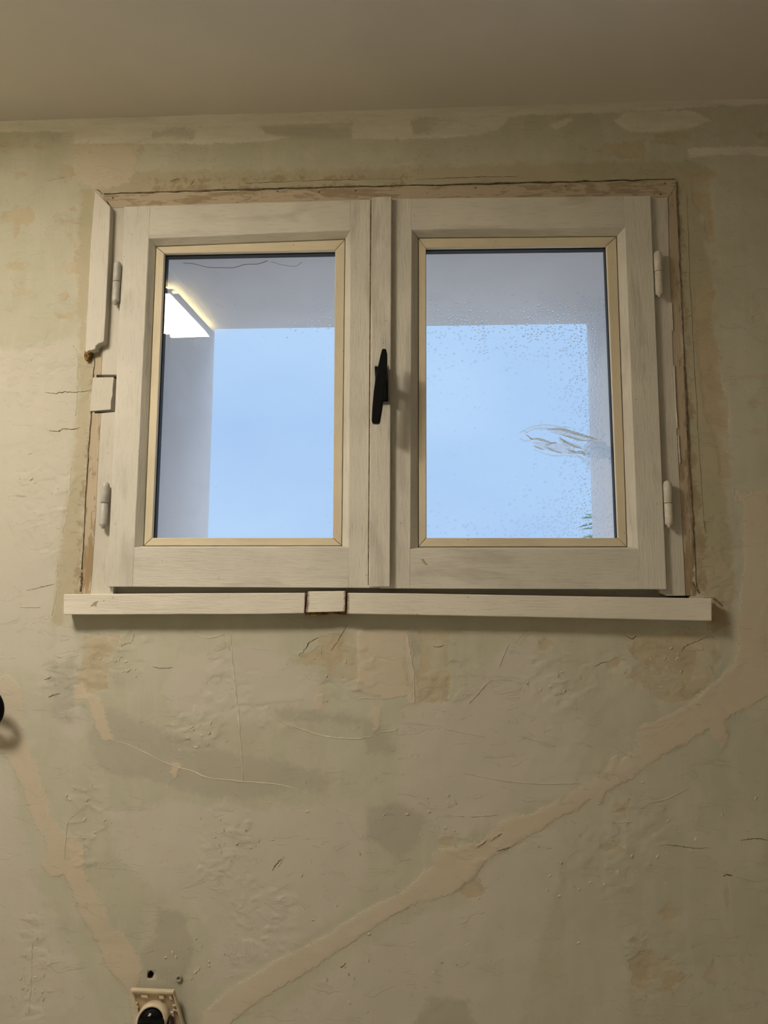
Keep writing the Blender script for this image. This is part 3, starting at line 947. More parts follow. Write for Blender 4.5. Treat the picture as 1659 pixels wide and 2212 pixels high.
for p_ in ((478, 662), (470, 656), (508, 656), (416, 733), (437, 733), (426, 744)): sl.append((p_[0], p_[1], PX*2.2))
sl = [s_ for s_ in sl if inside(s_[0], s_[1], quad_l)]
drops(sash_l, sl)


# smeared white and tan wiping marks on the outside of the right pane
def smear_material(name, col, op):
    t = NT(name)
    n = t.noise(9.0, 4, 0.6, t.coords((30, 1, 90)))
    a_ = t.ramp(n, 0.30, 0.62, op*0.35, op)
    df = t.n('ShaderNodeBsdfDiffuse'); df.inputs['Color'].default_value = (*col, 1)
    tl = t.n('ShaderNodeBsdfTranslucent'); tl.inputs['Color'].default_value = (*col, 1)
    m1 = t.n('ShaderNodeMixShader'); m1.inputs[0].default_value = 0.85
    t.l(df.outputs[0], m1.inputs[1]); t.l(tl.outputs[0], m1.inputs[2])
    tr = t.n('ShaderNodeBsdfTransparent')
    m2 = t.n('ShaderNodeMixShader')
    t.l(a_, m2.inputs[0]); t.l(tr.outputs[0], m2.inputs[1]); t.l(m1.outputs[0], m2.inputs[2])
    t.l(m2.outputs[0], t.out.inputs['Surface'])
    return t.m


def ribbons(name, paths, mat, parent, y):
    v = []; f = []
    for path, w_ in paths:
        P = smooth_path([(1080+a_*0.1688, 880+b_*0.1688) for a_, b_ in path], 20)
        n = len(P)
        b0 = len(v)
        for i, p in enumerate(P):
            q = P[min(i+1, n-1)]-P[max(i-1, 0)]
            q = q/np.linalg.norm(q); nn = np.array([-q[1], q[0]])
            ww = w_*0.1688*(0.72 if name == 'white_smear' else 0.55)*(math.sin(math.pi*(0.06+0.88*i/(n-1)))**0.7)
            for (s_, hh) in ((-1, 0.0), (0, 0.0006), (1, 0.0)):
                x, z = un(*(p+nn*ww*s_), y)
                v.append((x, y+hh, z))
        for i in range(n-1):
            for k in range(2):
                f.append([b0+i*3+k, b0+i*3+k+1, b0+(i+1)*3+k+1, b0+(i+1)*3+k])
    return link(name, mesh(name, v, f), mat, parent, True)


m_sw = smear_material('white_smear', (0.98, 0.98, 0.98), 0.85)
m_st2 = smear_material('tan_smear', (0.72, 0.60, 0.40), 1.0)
m_sg = smear_material('grey_film', (0.90, 0.95, 0.96), 0.62)
YS = P2B+0.0004
o = ribbons('white_smear', [
    ([(290, 310), (400, 250), (560, 225), (760, 245), (960, 265)], 16), ([(310, 330), (450, 275), (640, 275), (820, 300)], 22), ([(240, 340), (300, 300), (360, 330)], 14), ([(250, 400), (320, 430), (400, 420)], 18),
    ([(640, 310), (800, 330), (1000, 380), (1230, 430)], 46), ([(420, 450), (600, 490), (800, 500), (960, 560)], 54), ([(560, 520), (760, 560), (930, 590)], 34), ([(740, 400), (880, 470), (1050, 500)], 50),
    ([(440, 540), (560, 590), (700, 620), (850, 615), (1060, 640)], 14), ([(960, 600), (1060, 660), (1090, 700)], 26), ([(1060, 600), (1110, 500), (1230, 440), (1370, 470)], 60), ([(1040, 300), (1060, 260), (1080, 250)], 16)], m_sw, sash_r, YS)
tag(o, 'white wiped smear on the right pane')
o = ribbons('tan_smear', [
    ([(610, 285), (760, 275), (900, 310), (1080, 365), (1250, 410)], 34), ([(380, 405), (480, 405), (580, 430), (680, 460)], 30), ([(330, 345), (380, 385), (420, 410)], 16), ([(430, 490), (500, 520), (570, 545)], 22),
    ([(590, 510), (700, 560), (800, 592)], 18), ([(860, 545), (960, 575), (1060, 580), (1080, 620)], 34), ([(790, 350), (900, 380), (1020, 420), (1140, 430)], 22), ([(760, 380), (830, 440), (960, 500), (1060, 530)], 26), ([(600, 480), (680, 455), (730, 450)], 20)], m_st2, sash_r, YS+0.0008)
tag(o, 'tan streaks in the smear on the right pane')
o = ribbons('grey_film', [([(1080, 620), (1140, 520), (1260, 480), (1390, 540), (1440, 610)], 90), ([(1120, 600), (1260, 580), (1440, 620)], 150), ([(1130, 560), (1120, 660), (1140, 800)], 60), ([(1390, 660), (1420, 650), (1410, 730)], 50)], m_sg, sash_r, YS+0.0014)
tag(o, 'round greyish film patch at the end of the smear')


# hinges: two painted knuckles and a small tip each
def hinge(top, mid, bot, r_px, mat, label):
    yh = Y_SASH-0.0035
    (xt, zt), (xm, zm), (xb, zb) = un(*top, yh), un(*mid, yh), un(*bot, yh)
    h = empty('hinge', (xb, yh, zb), win)
    tag(h, label)
    r = r_px*0.00084
    ax = Vector((xt-xb, 0, zt-zb)); L = ax.length
    lm = (Vector((xm-xb, 0, zm-zb))).length
    og = (xb, yh, zb)
    lathe('knuckle', [(r*0.25, 0.0), (r*0.45, 0.0015), (r*0.55, 0.004), (r*0.98, 0.0065), (r, 0.010), (r, lm-0.0012), (r*0.93, lm-0.0005)], og, ax, mat, h, 18)
    lathe('knuckle', [(r*0.95, lm+0.0005), (r*1.04, lm+0.0014), (r*1.04, L-0.008), (r*0.92, L-0.004), (r*0.62, L-0.001), (r*0.2, L)], og, ax, mat, h, 18)
    lathe('pin', [(r*0.8, lm-0.002), (r*0.8, lm+0.002)], og, ax, m_dark, h, 12)
    # leaf let into the frame
    return h


hinge((254.5, 565), (251.5, 609), (249, 659), 8.2, m_hinge, 'grey painted upper hinge of the left leaf')
hinge((228.5, 1041), (225, 1087), (222.5, 1142), 8.8, m_hinge, 'grey painted lower hinge of the left leaf')
hinge((1420.5, 542), (1422, 587), (1425, 642), 8.4, m_hinge_r, 'paint-crusted upper hinge of the right leaf')
hinge((1441.5, 1038), (1444, 1087), (1446, 1140), 8.6, m_hinge_r, 'paint-crusted lower hinge of the right leaf')

# handle: black lever on a slim back plate
hd = empty('handle', (un(826, 868, Yc)[0], Yc, un(826, 868, Yc)[1]), win)
tag(hd, 'black window handle lever on the meeting batten')
prism('rim_plate', uns([(807.5, 789), (838.5, 788.5), (842.5, 872), (811.5, 873)], Yc-0.002), Yc-0.002, Yc-0.0001, simple('grey_rim', (0.33, 0.32, 0.29), 0.4, 0.4), hd, 0.0008)
prism('back_plate', uns([(809, 791), (836.5, 790.5), (838.5, 865), (813, 866)], Yc-0.010), Yc-0.010, Yc-0.002, m_black, hd, 0.0015)
nx, nz = un(823, 815, Yc-0.03)
lathe('neck', [(0.0085, 0.0), (0.0075, 0.012), (0.0075, 0.030)], (nx, Yc-0.008, nz), (0, -1, 0), m_black, hd, 16)
YLf = Yc-0.048
lev = prism('lever', uns([(825.5, 753), (833.5, 753), (836, 762), (836, 785), (834, 815), (830.5, 845), (826, 875), (822, 900), (820, 911), (817, 913.5), (805, 913), (802.5, 909), (804, 880), (807, 845), (811, 815), (817, 788), (822, 765)], YLf), YLf, Yc-0.034, m_black, hd, 0.0022, seg=3)
prism('joint_shadow_strip', uns([(799.6, 432), (802.4, 431), (797.2, 1264), (794.4, 1264)], Y_SASH-0.0004), Y_SASH-0.0004, Y_SASH+0.002, m_crack, win, 0.0)  # dark strip painting the shadow line in the joint left of the batten
# nails and staples in the stained head
for (u, v_) in [(222+22, 428), (600, 414), (689, 415), (768, 412), (1027, 406), (1222, 402), (1436, 396), (1427, 420)]:
    x, z = un(u, v_, Y_FRAME)
    lathe('nail', [(0.0006, 0.0), (0.0016, 0.0004), (0.0014, 0.0012), (0.0004, 0.0016)], (x, Y_FRAME-0.0001, z), (0, -1, 0), m_crack, win, 8)

# ------------------------------------------------------------------ trims: sill board in three pieces, broken cover strip
YT = -0.030
x_l1 = un(659, 1300, YT)[0]; x_b0 = un(662, 1300, YT)[0]; x_b1 = un(747, 1300, YT)[0]; x_r0 = un(749, 1300, YT)[0]
SILLP = (0.76, 0.72, 0.63)
ms_l = painted_wood('sill_paint_left', 'x', SILLP, worn=0.15, seed=21, extra=scorch([x_l1], 0.0025))
ms_b = painted_wood('sill_paint_block', 'x', (0.79, 0.75, 0.66), worn=0.1, seed=22, extra=scorch([x_b0, x_b1], 0.006))
ms_r = painted_wood('sill_paint_right', 'x', SILLP, worn=0.15, seed=23, extra=scorch([x_r0], 0.006))
t1 = prism('trim_1', uns([(137, 1283.5), (400, 1281.5), (661, 1280.5), (659.5, 1300), (657, 1325), (560, 1326.5), (137, 1328)], YT), YT, 0.002, ms_l, None, 0.0016)
tag(t1, 'long left length of the sill board with a chipped end', kind='structure')
t2 = prism('trim_2', uns([(664.5, 1277.5), (747, 1276.5), (746.5, 1321), (659.5, 1323)], YT+0.001), YT+0.001, 0.0, ms_b, None, 0.0012)
tag(t2, 'short sawn block of sill board with brown burnt ends', kind='structure')
t3 = prism('trim_3', uns([(750, 1280.5), (900, 1282), (1250, 1288), (1538, 1292.5), (1538, 1341.5), (1200, 1334), (900, 1328.5), (748.5, 1326)], YT), YT, 0.002, ms_r, None, 0.0016)
tag(t3, 'long right length of the sill board', kind='structure')
for t_ in (t1, t2, t3): WM[t_.name] = Matrix()
# splintered lower edge behind the sawn block
prism('splinter', uns([(658, 1322), (746, 1321), (744, 1328), (715, 1326), (690, 1330), (660, 1330)], YT+0.006), YT+0.006, 0.0, m_raw, t2, 0.0)
t4 = prism('trim_4', uns([(205, 412.5), (212, 419), (238.5, 446), (234, 560), (228, 680), (224.5, 735), (221.5, 739), (213, 742), (207, 747), (205.5, 754), (201, 755.5), (196, 757), (191, 757.5), (187, 761), (184, 760), (189, 660), (196, 520)], -0.019), -0.019, 0.001, m_strip, None, 0.0035, seg=3)
tag(t4, 'white rounded cover strip broken off halfway down the left jamb', kind='structure')
WM[t4.name] = Matrix()
prism('splinter', uns([(183, 758), (198, 754), (197, 762), (194, 770), (189, 777), (184, 778), (181, 770)], -0.010), -0.010, 0.0, m_raw, t4, 0.0006)
prism('splinter', uns([(199, 752), (222, 738), (221, 744), (212, 750), (206, 758), (200, 762)], -0.006), -0.006, 0.0, m_dark, t4, 0.0)
# chips of lifted paint
prism('chip', uns([(195, 1310), (204, 1300), (212, 1298), (207, 1305), (209, 1311), (203, 1307)], YT-0.0006), YT-0.0006, YT+0.001, m_flake, t1, 0.0)
prism('chip', uns([(908.5, 1208), (915, 1207), (920, 1215), (926, 1220), (919, 1221)], Y_SASH-0.0006), Y_SASH-0.0006, Y_SASH+0.001, m_flake, sash_r, 0.0)


# ------------------------------------------------------------------ cracks and plaster ridges of the wall
def wall_stroke(name, path, wpx, mat, raise_=0.0005, jitter=1.2, n=30, seed=0, front=0.0):
    r = random.Random(seed)
    P = smooth_path(path, n)
    P = [p+np.array([r.uniform(-jitter, jitter), r.uniform(-jitter, jitter)]) for p in P]
    m_ = len(P)
    pts = []
    for i, p in enumerate(P):
        q = P[min(i+1, m_-1)]-P[max(i-1, 0)]
        q = q/(np.linalg.norm(q)+1e-9); nn = np.array([-q[1], q[0]])
        w_ = wpx*0.5*r.uniform(0.45, 1.3)*math.sin(math.pi*(0.05+0.9*i/(m_-1)))**0.5
        pts.append((p-nn*w_, p, p+nn*w_))
    flat = [un(*q, 0.0) for t_ in pts for q in t_]
    fx = np.array([q[0] for q in flat]); fz = np.array([q[1] for q in flat])
    _, hh = wall_fields(fx, fz)
    hh = np.maximum(hh, front) if front else hh
    v = []
    for k in range(len(flat)):
        v.append((fx[k], -hh[k]-(raise_ if k % 3 == 1 else -0.0001)-0.0002, fz[k]))
    nv = len(v)
    for k in range(len(flat)): v.append((fx[k], -hh[k]+0.003, fz[k]))
    f = []
    for i in range(m_-1):
        for k in range(2):
            f.append([i*3+k, i*3+k+1, (i+1)*3+k+1, (i+1)*3+k])
            f.append([nv+i*3+k, nv+(i+1)*3+k, nv+(i+1)*3+k+1, nv+i*3+k+1])
        f.append([i*3, (i+1)*3, nv+(i+1)*3, nv+i*3]); f.append([i*3+2, nv+i*3+2, nv+(i+1)*3+2, (i+1)*3+2])
    f.append([0, nv, nv+1, 1]); f.append([1, nv+1, nv+2, 2])
    e_ = (m_-1)*3
    f.append([e_, e_+1, nv+e_+1, nv+e_]); f.append([e_+1, e_+2, nv+e_+2, nv+e_+1])
    return link(name, mesh(name, v, f), mat, wall)


CR = [([(645, 1416), (662, 1398), (668, 1388), (688, 1377)], 2.2), ([(716, 1404), (730, 1385), (738, 1370), (750, 1350)], 1.6), ([(97, 848), (120, 850), (140, 847), (165, 847), (196, 843)], 1.9),
      ([(107, 931), (125, 932), (140, 926), (156, 928), (173, 923)], 2.2), ([(58, 1276), (90, 1268), (118, 1262)], 1.3), ([(588, 1880), (598, 1866), (608, 1856)], 2.2), ([(96, 1468), (104, 1466), (111, 1463)], 2.4),
      ([(105, 1507), (115, 1502), (129, 1498)], 2.4), ([(1430, 1824), (1470, 1828), (1500, 1832), (1535, 1831)], 1.5), ([(1600, 1815), (1632, 1811), (1659, 1815)], 1.8), ([(1472, 1408), (1480, 1396), (1500, 1388), (1530, 1375)], 1.4),
      ([(1350, 1372), (1365, 1380), (1374, 1374)], 1.4), ([(936, 1396), (948, 1398), (960, 1393)], 1.5), ([(1484, 420), (1492, 640), (1506, 900), (1522, 1150)], 0.9), ([(226, 419), (420, 413.5), (640, 407), (850, 402.5)], 3.0),
      ([(850, 402.5), (1100, 396), (1300, 391.5), (1457, 388)], 2.2), ([(222, 420), (214, 412), (206, 410)], 2.0), ([(1461, 394), (1466, 520), (1474, 700)], 2.0), ([(1474, 700), (1485, 930), (1496, 1130), (1504, 1270)], 3.0),
      ([(1496, 1256), (1503, 1272), (1512, 1282)], 6.0), ([(171, 1246), (176, 1247), (184, 1245)], 2.0), ([(177, 1236), (177, 1255), (174, 1278)], 4.0), ([(1540, 1293), (1552, 1300), (1562, 1310)], 4.0), ([(370, 393), (380, 388), (390, 387)], 1.4), ([(412, 400), (416, 396), (420, 389)], 1.3),
      ([(205, 770), (199, 880), (190, 1010), (178, 1230)], 2.2), ([(530, 396), (640, 391), (860, 386)], 1.2), ([(900, 388), (1000, 383), (1120, 381)], 1.2), ([(1285, 1440), (1300, 1432), (1312, 1430)], 1.2), ([(262, 1396), (272, 1390), (282, 1388)], 1.4), ([(330, 1441), (350, 1443), (372, 1442)], 1.2),
      ([(1062, 1816), (1075, 1806), (1085, 1800)], 2.0), ([(1074, 1838), (1090, 1834), (1102, 1830)], 1.8), ([(1030, 1830), (1044, 1822), (1052, 1816)], 1.8), ([(735, 2090), (742, 2086), (747, 2080)], 2.0), ([(1562, 1892), (1572, 1890), (1582, 1892)], 3.0)]
for k, (p, w_) in enumerate(CR):
    wall_stroke('crack', p, w_, m_crack, 0.0003, 1.0, 30, k, 0.0022 if k in (14, 15, 17, 18, 21, 25) else 0.0)
RD = [([(245, 1600), (290, 1614), (350, 1645), (400, 1661), (450, 1680), (500, 1686), (560, 1691), (620, 1698), (665, 1717)], 3.0), ([(612, 1560), (650, 1575), (700, 1590), (760, 1596), (800, 1591)], 4.0), ([(1005, 1670), (1080, 1685), (1150, 1692), (1250, 1692)], 2.0),
      ([(960, 1575), (1000, 1582), (1050, 1592)], 2.4), ([(497, 1372), (508, 1480), (518, 1580), (525, 1690)], 4.5), ([(820, 1582), (840, 1580), (862, 1574)], 2.4), ([(770, 1512), (790, 1508), (818, 1510)], 2.2), ([(22, 600), (32, 614), (40, 632)], 2.4), ([(108, 392), (125, 386), (140, 383)], 1.6),
      ([(1018, 1764), (1040, 1762), (1075, 1760)], 2.0), ([(966, 1760), (985, 1762), (1002, 1763)], 2.0), ([(1400, 1735), (1440, 1725), (1485, 1703)], 1.6), ([(600, 1872), (606, 1864), (612, 1850)], 3.0), ([(45, 1312), (70, 1312), (86, 1311)], 2.0), ([(265, 1394), (285, 1384), (290, 1368)], 2.4),
      ([(420, 1372), (450, 1378), (485, 1370)], 2.4), ([(490, 1370), (494, 1390), (496, 1404)], 5.0), ([(140, 1855), (146, 1780), (160, 1760)], 2.0), ([(100, 2085), (112, 2080), (128, 2078)], 2.0), ([(69, 2040), (68, 2110), (62, 2190)], 3.0), ([(1315, 1775), (1340, 1776), (1366, 1775)], 1.6), ([(878, 1364), (884, 1400), (893, 1450), (895, 1520)], 4.0), ([(1100, 1390), (1090, 1410), (1078, 1440)], 2.5), ([(1058, 1470), (1030, 1500), (1012, 1520)], 2.5),
      ([(1592, 1066), (1591, 1080), (1594, 1086)], 3.0), ([(1586, 1050), (1584, 1068), (1590, 1076)], 2.6), ([(1520, 1290), (1535, 1289), (1541, 1288)], 2.0), ([(158, 745), (168, 770), (167, 850), (163, 900)], 2.6), ([(155, 1010), (148, 1080), (136, 1150)], 3.2), ([(124, 1220), (122, 1270), (112, 1330)], 2.4)]
for k, (p, w_) in enumerate(RD):
    wall_stroke('plaster_ridge', p, w_, m_ridge, 0.0006, 1.1, 34, 100+k)
# small crumbs and blisters of old paint scattered over the wall
R2 = random.Random(21)
cl = [(480, 1810, 40, 60), (430, 1600, 60, 40), (180, 1760, 40, 60), (70, 2120, 25, 60), (1200, 1480, 70, 50), (700, 1440, 60, 50), (250, 1440, 50, 40), (1440, 1440, 70, 40), (1340, 1880, 120, 60), (620, 1840, 120, 90), (940, 1760, 80, 80), (1500, 1780, 90, 90), (400, 2080, 60, 60), (1200, 1900, 150, 120), (100, 1050, 50, 200), (720, 2070, 150, 80)]
for k in range(230):
    c0 = cl[k % len(cl)]
    u = R2.gauss(c0[0], c0[2]*0.6); v_ = R2.gauss(c0[1], c0[3]*0.6)
    if v_ < 1375 and u > 130: continue
    x, z = un(u, v_, 0.0)
    _, hh = wall_fields(np.array([x]), np.array([z]))
    r_ = R2.uniform(0.0012, 0.0036); ang = R2.uniform(0, 3.14)
    S = 7; v = []; f = []
    for (kk, h_) in ((1.0, -0.0012), (0.55, 0.0011)):
        for s_ in range(S):
            t_ = 2*math.pi*s_/S; q = r_*kk*R2.uniform(0.7, 1.2)
            a_, b_ = q*1.5*math.cos(t_), q*0.7*math.sin(t_)
            v.append((x+a_*math.cos(ang)-b_*math.sin(ang), -hh[0]-h_, z+a_*math.sin(ang)+b_*math.cos(ang)))
    for s_ in range(S): f.append([s_, (s_+1) % S, S+(s_+1) % S, S+s_])
    f.append(list(range(S, 2*S))); f.append(list(range(S))[::-1])
    link('plaster_crumb', mesh('plaster_crumb', v, f), m_ridge, wall)

# paint drips along the right jamb
for p in ([(1456, 790), (1459, 860), (1463, 926)], [(1465, 940), (1467, 975), (1469, 1000)], [(1450, 655), (1452, 690), (1453, 715)]):
    pp = smooth_path(p, 12)
    tube('paint_drip', [(un(*q, Y_FRAME)[0], Y_FRAME-0.0005, un(*q, Y_FRAME)[1]) for q in pp], 0.0013, m_hinge_r, win, 6)

# ------------------------------------------------------------------ wall plug
px_, pz_ = un(387, 2113, 0.0)
wp = empty('wall_plug', (px_, -0.001, pz_))
tag(wp, 'small grey plastic wall plug set in the wall beside the drilled hole above the socket', 'wall plug')
m_plug = simple('grey_plug', (0.36, 0.35, 0.27), 0.6, 0.2)
vs = []; fs = []
S = 18
for (r_, y_) in ((0.0058, 0.002), (0.0058, -0.0022), (0.0048, -0.0030), (0.0026, -0.0026), (0.0022, 0.006)):
    for k in range(S): vs.append((px_+r_*math.cos(2*math.pi*k/S), y_, pz_+r_*math.sin(2*math.pi*k/S)))
for i in range(4):
    for k in range(S): fs.append([i*S+k, i*S+(k+1) % S, (i+1)*S+(k+1) % S, (i+1)*S+k])
link('collar', mesh('collar', vs, fs), m_plug, wp, True)
lathe('bore', [(0.0024, 0.0), (0.0023, 0.002)], (px_, 0.004, pz_), (0, -1, 0), m_dark, wp, 12)

# ------------------------------------------------------------------ electrical outlet without its cover, bottom left
ya, yb_ = -0.020, -0.006
TL = un(285, 2137, ya); TR = un(376, 2141, ya); BR = un(403, 2236, yb_); BL = un(311, 2232, yb_)
so = empty('socket_insert', (0.5*(BL[0]+BR[0]), 0.0, BL[1]))
tag(so, 'ivory electrical outlet insert with a black round face at the bottom left of the wall', 'electrical outlet')


def quadpt(s_, t_, dy=0.0):
    a_ = np.array([TL[0], ya, TL[1]]); b_ = np.array([TR[0], ya, TR[1]]); c_ = np.array([BR[0], yb_, BR[1]]); d_ = np.array([BL[0], yb_, BL[1]])
    p = a_*(1-s_)*(1-t_)+b_*s_*(1-t_)+c_*s_*t_+d_*(1-s_)*t_
    return (float(p[0]), float(p[1]+dy), float(p[2]))


def slab(name, s0, t0, s1, t1, d0, d1, mat, parent, bw=0.0007):
    v = [quadpt(s0, t0, d0), quadpt(s1, t0, d0), quadpt(s1, t1, d0), quadpt(s0, t1, d0), quadpt(s0, t0, d1), quadpt(s1, t0, d1), quadpt(s1, t1, d1), quadpt(s0, t1, d1)]
    o_ = link(name, mesh(name, v, [[0, 1, 2, 3], [7, 6, 5, 4], [0, 1, 5, 4], [1, 2, 6, 5], [2, 3, 7, 6], [3, 0, 4, 7]]), mat, parent)
    return bevel(o_, bw) if bw else o_


slab('back_panel', 0.02, 0.02, 0.98, 0.98, 0.0, 0.005, m_ivory_d, so)
slab('rim', -0.01, -0.02, 1.01, 0.035, -0.006, 0.004, m_ivory, so)
slab('rim', 0.02, 0.055, 0.98, 0.085, -0.003, 0.004, m_ivory, so)
slab('rim', -0.01, 0.035, 0.035, 1.0, -0.004, 0.004, m_ivory, so)
slab('rim', 0.965, 0.035, 1.01, 1.0, -0.004, 0.004, m_ivory, so)
for (s0, s1, t0, t1) in ((0.20, 0.36, 0.085, 0.16), (0.62, 0.74, 0.085, 0.17), (0.86, 0.93, 0.085, 0.18), (0.0, 0.07, 0.27, 0.31), (0.0, 0.06, 0.36, 0.40), (0.88, 0.96, 0.30, 0.33), (0.86, 0.93, 0.40, 0.43), (0.92, 0.98, 0.41, 0.45), (0.78, 0.86, 0.46, 0.56)):
    slab('clip', s0, t0, s1, t1, -0.004, 0.003, m_ivory, so, 0.0008)
fxx, fzz = un(325, 2208, -0.050)
cxx, czz = un(336, 2196, -0.010)
axis = Vector((fxx-cxx, -0.040, fzz-czz))
LA = axis.length
lathe('tube', [(0.0285, 0.0), (0.0265, LA*0.5), (0.0245, LA), (0.0212, LA), (0.0206, LA-0.004), (0.0202, LA-0.008)], (cxx, -0.010, czz), axis, m_ivory, so, 32)
fo = Vector((cxx, -0.010, czz))+axis*0.84
fc = lathe('black_face', [(0.0196, 0.0), (0.0196, 0.0025), (0.0180, 0.0042), (0.006, 0.0046)], fo, axis, m_black, so, 28)
slash = [(323, 2188), (327, 2190), (320, 2205), (313, 2209), (311, 2205), (316, 2201)]
an = np.array(axis.normalized()); fp = np.array(fo)+an*0.0047
mk = []
for (u, v_) in slash:
    d_ = FW+RT*((u-829.5)/F)-UP*((v_-1106.0)/F)
    mk.append(CAM+d_*(((fp-CAM)@an)/(d_@an)))
nm_ = len(mk)
link('pale_mark', mesh('pale_mark', [tuple(p+an*0.0007) for p in mk]+[tuple(p-an*0.0008) for p in mk], [list(range(nm_)), list(range(2*nm_-1, nm_-1, -1))]+[[i, (i+1) % nm_, nm_+(i+1) % nm_, nm_+i] for i in range(nm_)]), m_white_mark, so)
# black grip below the face, dark red wire sleeve to the right
prism('grip', uns([(296, 2210), (320, 2206), (346, 2212), (352, 2250), (292, 2250)], -0.066), -0.066, -0.047, m_black, so, 0.002)
wpts = [(*(un(362, 2198, -0.012)[:1]), -0.012, un(362, 2198, -0.012)[1]), (un(368, 2208, -0.03)[0], -0.03, un(368, 2208, -0.03)[1]), (un(366, 2226, -0.035)[0], -0.035, un(366, 2226, -0.035)[1]), (un(352, 2245, -0.02)[0], -0.02, un(352, 2245, -0.02)[1])]
tube('red_wire', smooth_path(wpts, 16), 0.0065, m_red, so, 10)

# ------------------------------------------------------------------ flush box with loose cables at the left edge
ex, ez = un(-48, 1530, 0.0)
eb = empty('junction_box', (ex, 0.0, ez))
tag(eb, 'round wall box with black and green cables sticking out at the left edge', 'junction box')
vs = []; fs = []
S = 28
for (r_, y_) in ((0.036, 0.0), (0.036, -0.0045), (0.031, -0.0045), (0.030, -0.001)):
    for k in range(S): vs.append((ex+r_*math.cos(2*math.pi*k/S), y_, ez+r_*math.sin(2*math.pi*k/S)))
for i in range(3):
    for k in range(S): fs.append([i*S+k, i*S+(k+1) % S, (i+1)*S+(k+1) % S, (i+1)*S+k])
link('ring', mesh('ring', vs, fs), m_ivory_d, eb, False)
lathe('cavity', [(0.0305, 0.0), (0.0305, 0.0015)], (ex, -0.0008, ez), (0, -1, 0), m_dark, eb, 28)


def wp3(u, v_, y_):
    q = un(u, v_, y_); return (q[0], y_, q[1])


tube('black_cable', smooth_path([wp3(-55, 1530, -0.001), wp3(-40, 1505, -0.035), wp3(-16, 1498, -0.05), wp3(-1, 1520, -0.052), wp3(-2, 1548, -0.045), wp3(-20, 1570, -0.03)], 40), [0.0068]*41, m_black, eb, 10)
tube('green_wire', smooth_path([wp3(-50, 1535, -0.001), wp3(-30, 1545, -0.03), wp3(-4, 1552, -0.04), wp3(-10, 1578, -0.03), wp3(-30, 1585, -0.02)], 32), [0.0032]*33, m_greenwire, eb, 8)

# ------------------------------------------------------------------ ceiling light (seen as a reflection in the left pane)
lx0, lx1, ly0, ly1 = -1.085, -0.765, -1.105, -0.780
lc = ((lx0+lx1)/2, (ly0+ly1)/2)
la = empty('ceiling_light', (lc[0], lc[1], ZC))
tag(la, 'square white panel lamp under the ceiling, reflected in the left pane', 'ceiling light')


def emit(name, col, s_):
    t = NT(name)
    e_ = t.n('ShaderNodeEmission'); e_.inputs['Color'].default_value = (*col, 1); e_.inputs['Strength'].default_value = s_
    t.l(e_.outputs[0], t.out.inputs['Surface'])
    return t.m


LCOL = (1.0, 0.893, 0.735)
m_lamp = emit('lamp_diffuser', LCOL, LAMP_STRENGTH)
m_halo = emit('lamp_back_glow', (1.0, 0.80, 0.36), HALO_STRENGTH)
m_case = simple('lamp_case', (0.55, 0.54, 0.52), 0.5, 0.3)


def lbox(name, x0, x1, ya_, yb2, z0, z1, mat):
    rot = math.radians(3.0)
    v = []
    for z in (z0, z1):
        for (x, y) in ((x0, ya_), (x1, ya_), (x1, yb2), (x0, yb2)):
            dx, dy = x-lc[0], y-lc[1]
            v.append((lc[0]+dx*math.cos(rot)-dy*math.sin(rot), lc[1]+dx*math.sin(rot)+dy*math.cos(rot), z))
    return link(name, mesh(name, v, [[0, 1, 2, 3], [7, 6, 5, 4], [0, 1, 5, 4], [1, 2, 6, 5], [2, 3, 7, 6], [3, 0, 4, 7]]), mat, la)


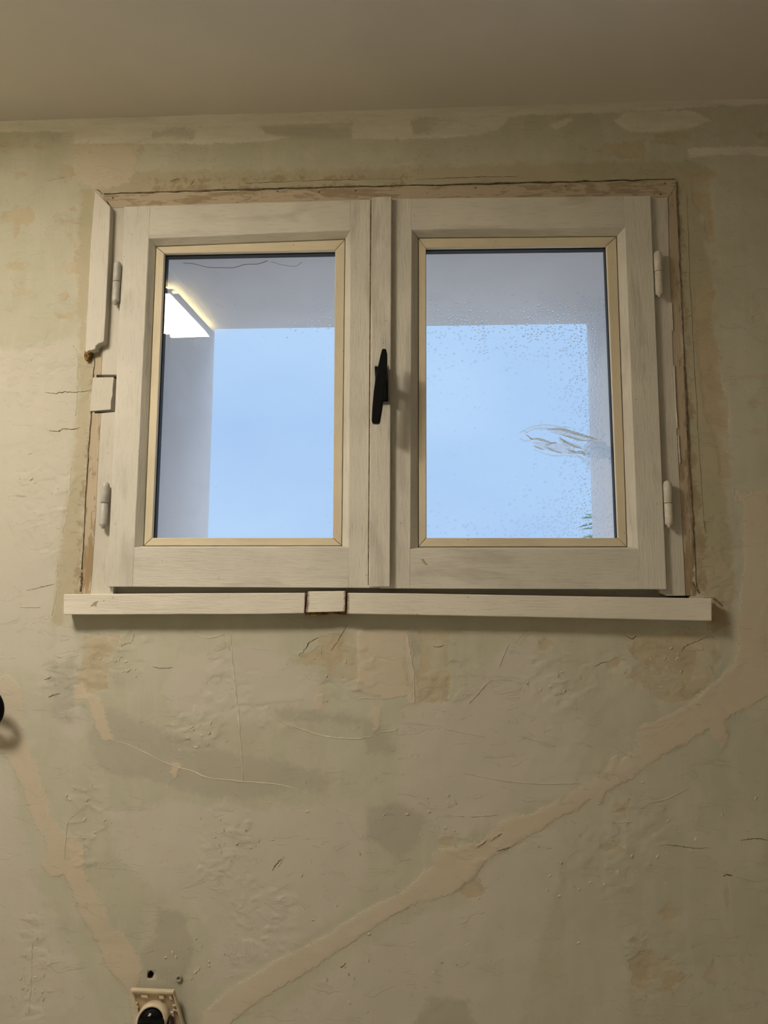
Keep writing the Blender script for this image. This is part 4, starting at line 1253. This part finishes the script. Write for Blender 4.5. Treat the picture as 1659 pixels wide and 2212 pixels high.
lbox('diffuser', lx0, lx1, ly0, ly1, ZC-0.032, ZC-0.029, m_lamp)
lbox('casing', lx0-0.020, lx1+0.020, ly0-0.020, ly1+0.020, ZC-0.029, ZC-0.020, m_case)
lbox('back_glow', lx0-0.012, lx1+0.012, ly0-0.012, ly1+0.012, ZC-0.020, ZC-0.012, m_halo)
lbox('ceiling_mount', lx0+0.06, lx1-0.06, ly0+0.06, ly1-0.06, ZC-0.012, ZC, m_case)

# ------------------------------------------------------------------ plant outside the lower right corner of the right pane
gxp, gzp = un(1300, 1140, 1.15)
pl = empty('bamboo_plant', (gxp, 1.15, -0.1))
tag(pl, 'tall thin green plant outside behind the lower right of the right pane', 'plant')
m_leaf = simple('leaf_green', (0.30, 0.44, 0.30), 0.5, 0.3, 0, 0.25, 40)
m_stem = simple('stem_green', (0.16, 0.24, 0.10), 0.5, 0.3, 0, 0.25, 40)
tube('stem', smooth_path([(gxp+0.03, 1.15, -0.1), (gxp+0.02, 1.15, 0.6), (gxp, 1.15, 1.2), (gxp+0.004, 1.15, gzp+0.03)], 24), [0.006]*25, m_stem, pl, 8)
R3 = random.Random(9)
for (du, dv, uu, vv) in [(1292, 1118, 1252, 1112), (1294, 1128, 1247, 1132), (1295, 1140, 1255, 1136), (1296, 1150, 1250, 1158), (1296, 1165, 1258, 1150), (1296, 1120, 1262, 1102), (1296, 1180, 1256, 1185), (1300, 1125, 1335, 1108), (1300, 1140, 1340, 1130), (1300, 1160, 1345, 1165)]:
    y_ = 1.15+R3.uniform(-0.03, 0.03)
    p0 = np.array(wp3(du+4, dv, 1.15)); p1 = np.array(wp3(uu, vv, y_))
    d_ = p1-p0; L = np.linalg.norm(d_); d_ /= L
    nn = np.cross(d_, np.array([0, 1, 0.3])); nn /= np.linalg.norm(nn)
    v = []; f = []
    N = 6
    for i in range(N+1):
        s_ = i/N; w_ = 0.0042*math.sin(math.pi*min(1, 0.08+s_*0.92))
        c_ = p0+d_*L*s_-np.array([0, 0, 0.012*s_*s_])
        v += [tuple(c_-nn*w_), tuple(c_+np.array([0, -0.0012, 0])), tuple(c_+nn*w_), tuple(c_+np.array([0, 0.0010, 0]))]
    for i in range(N):
        for k in range(4):
            f.append([i*4+k, i*4+(k+1) % 4, (i+1)*4+(k+1) % 4, (i+1)*4+k])
    link('leaf', mesh('leaf', v, f), m_leaf, pl, True)
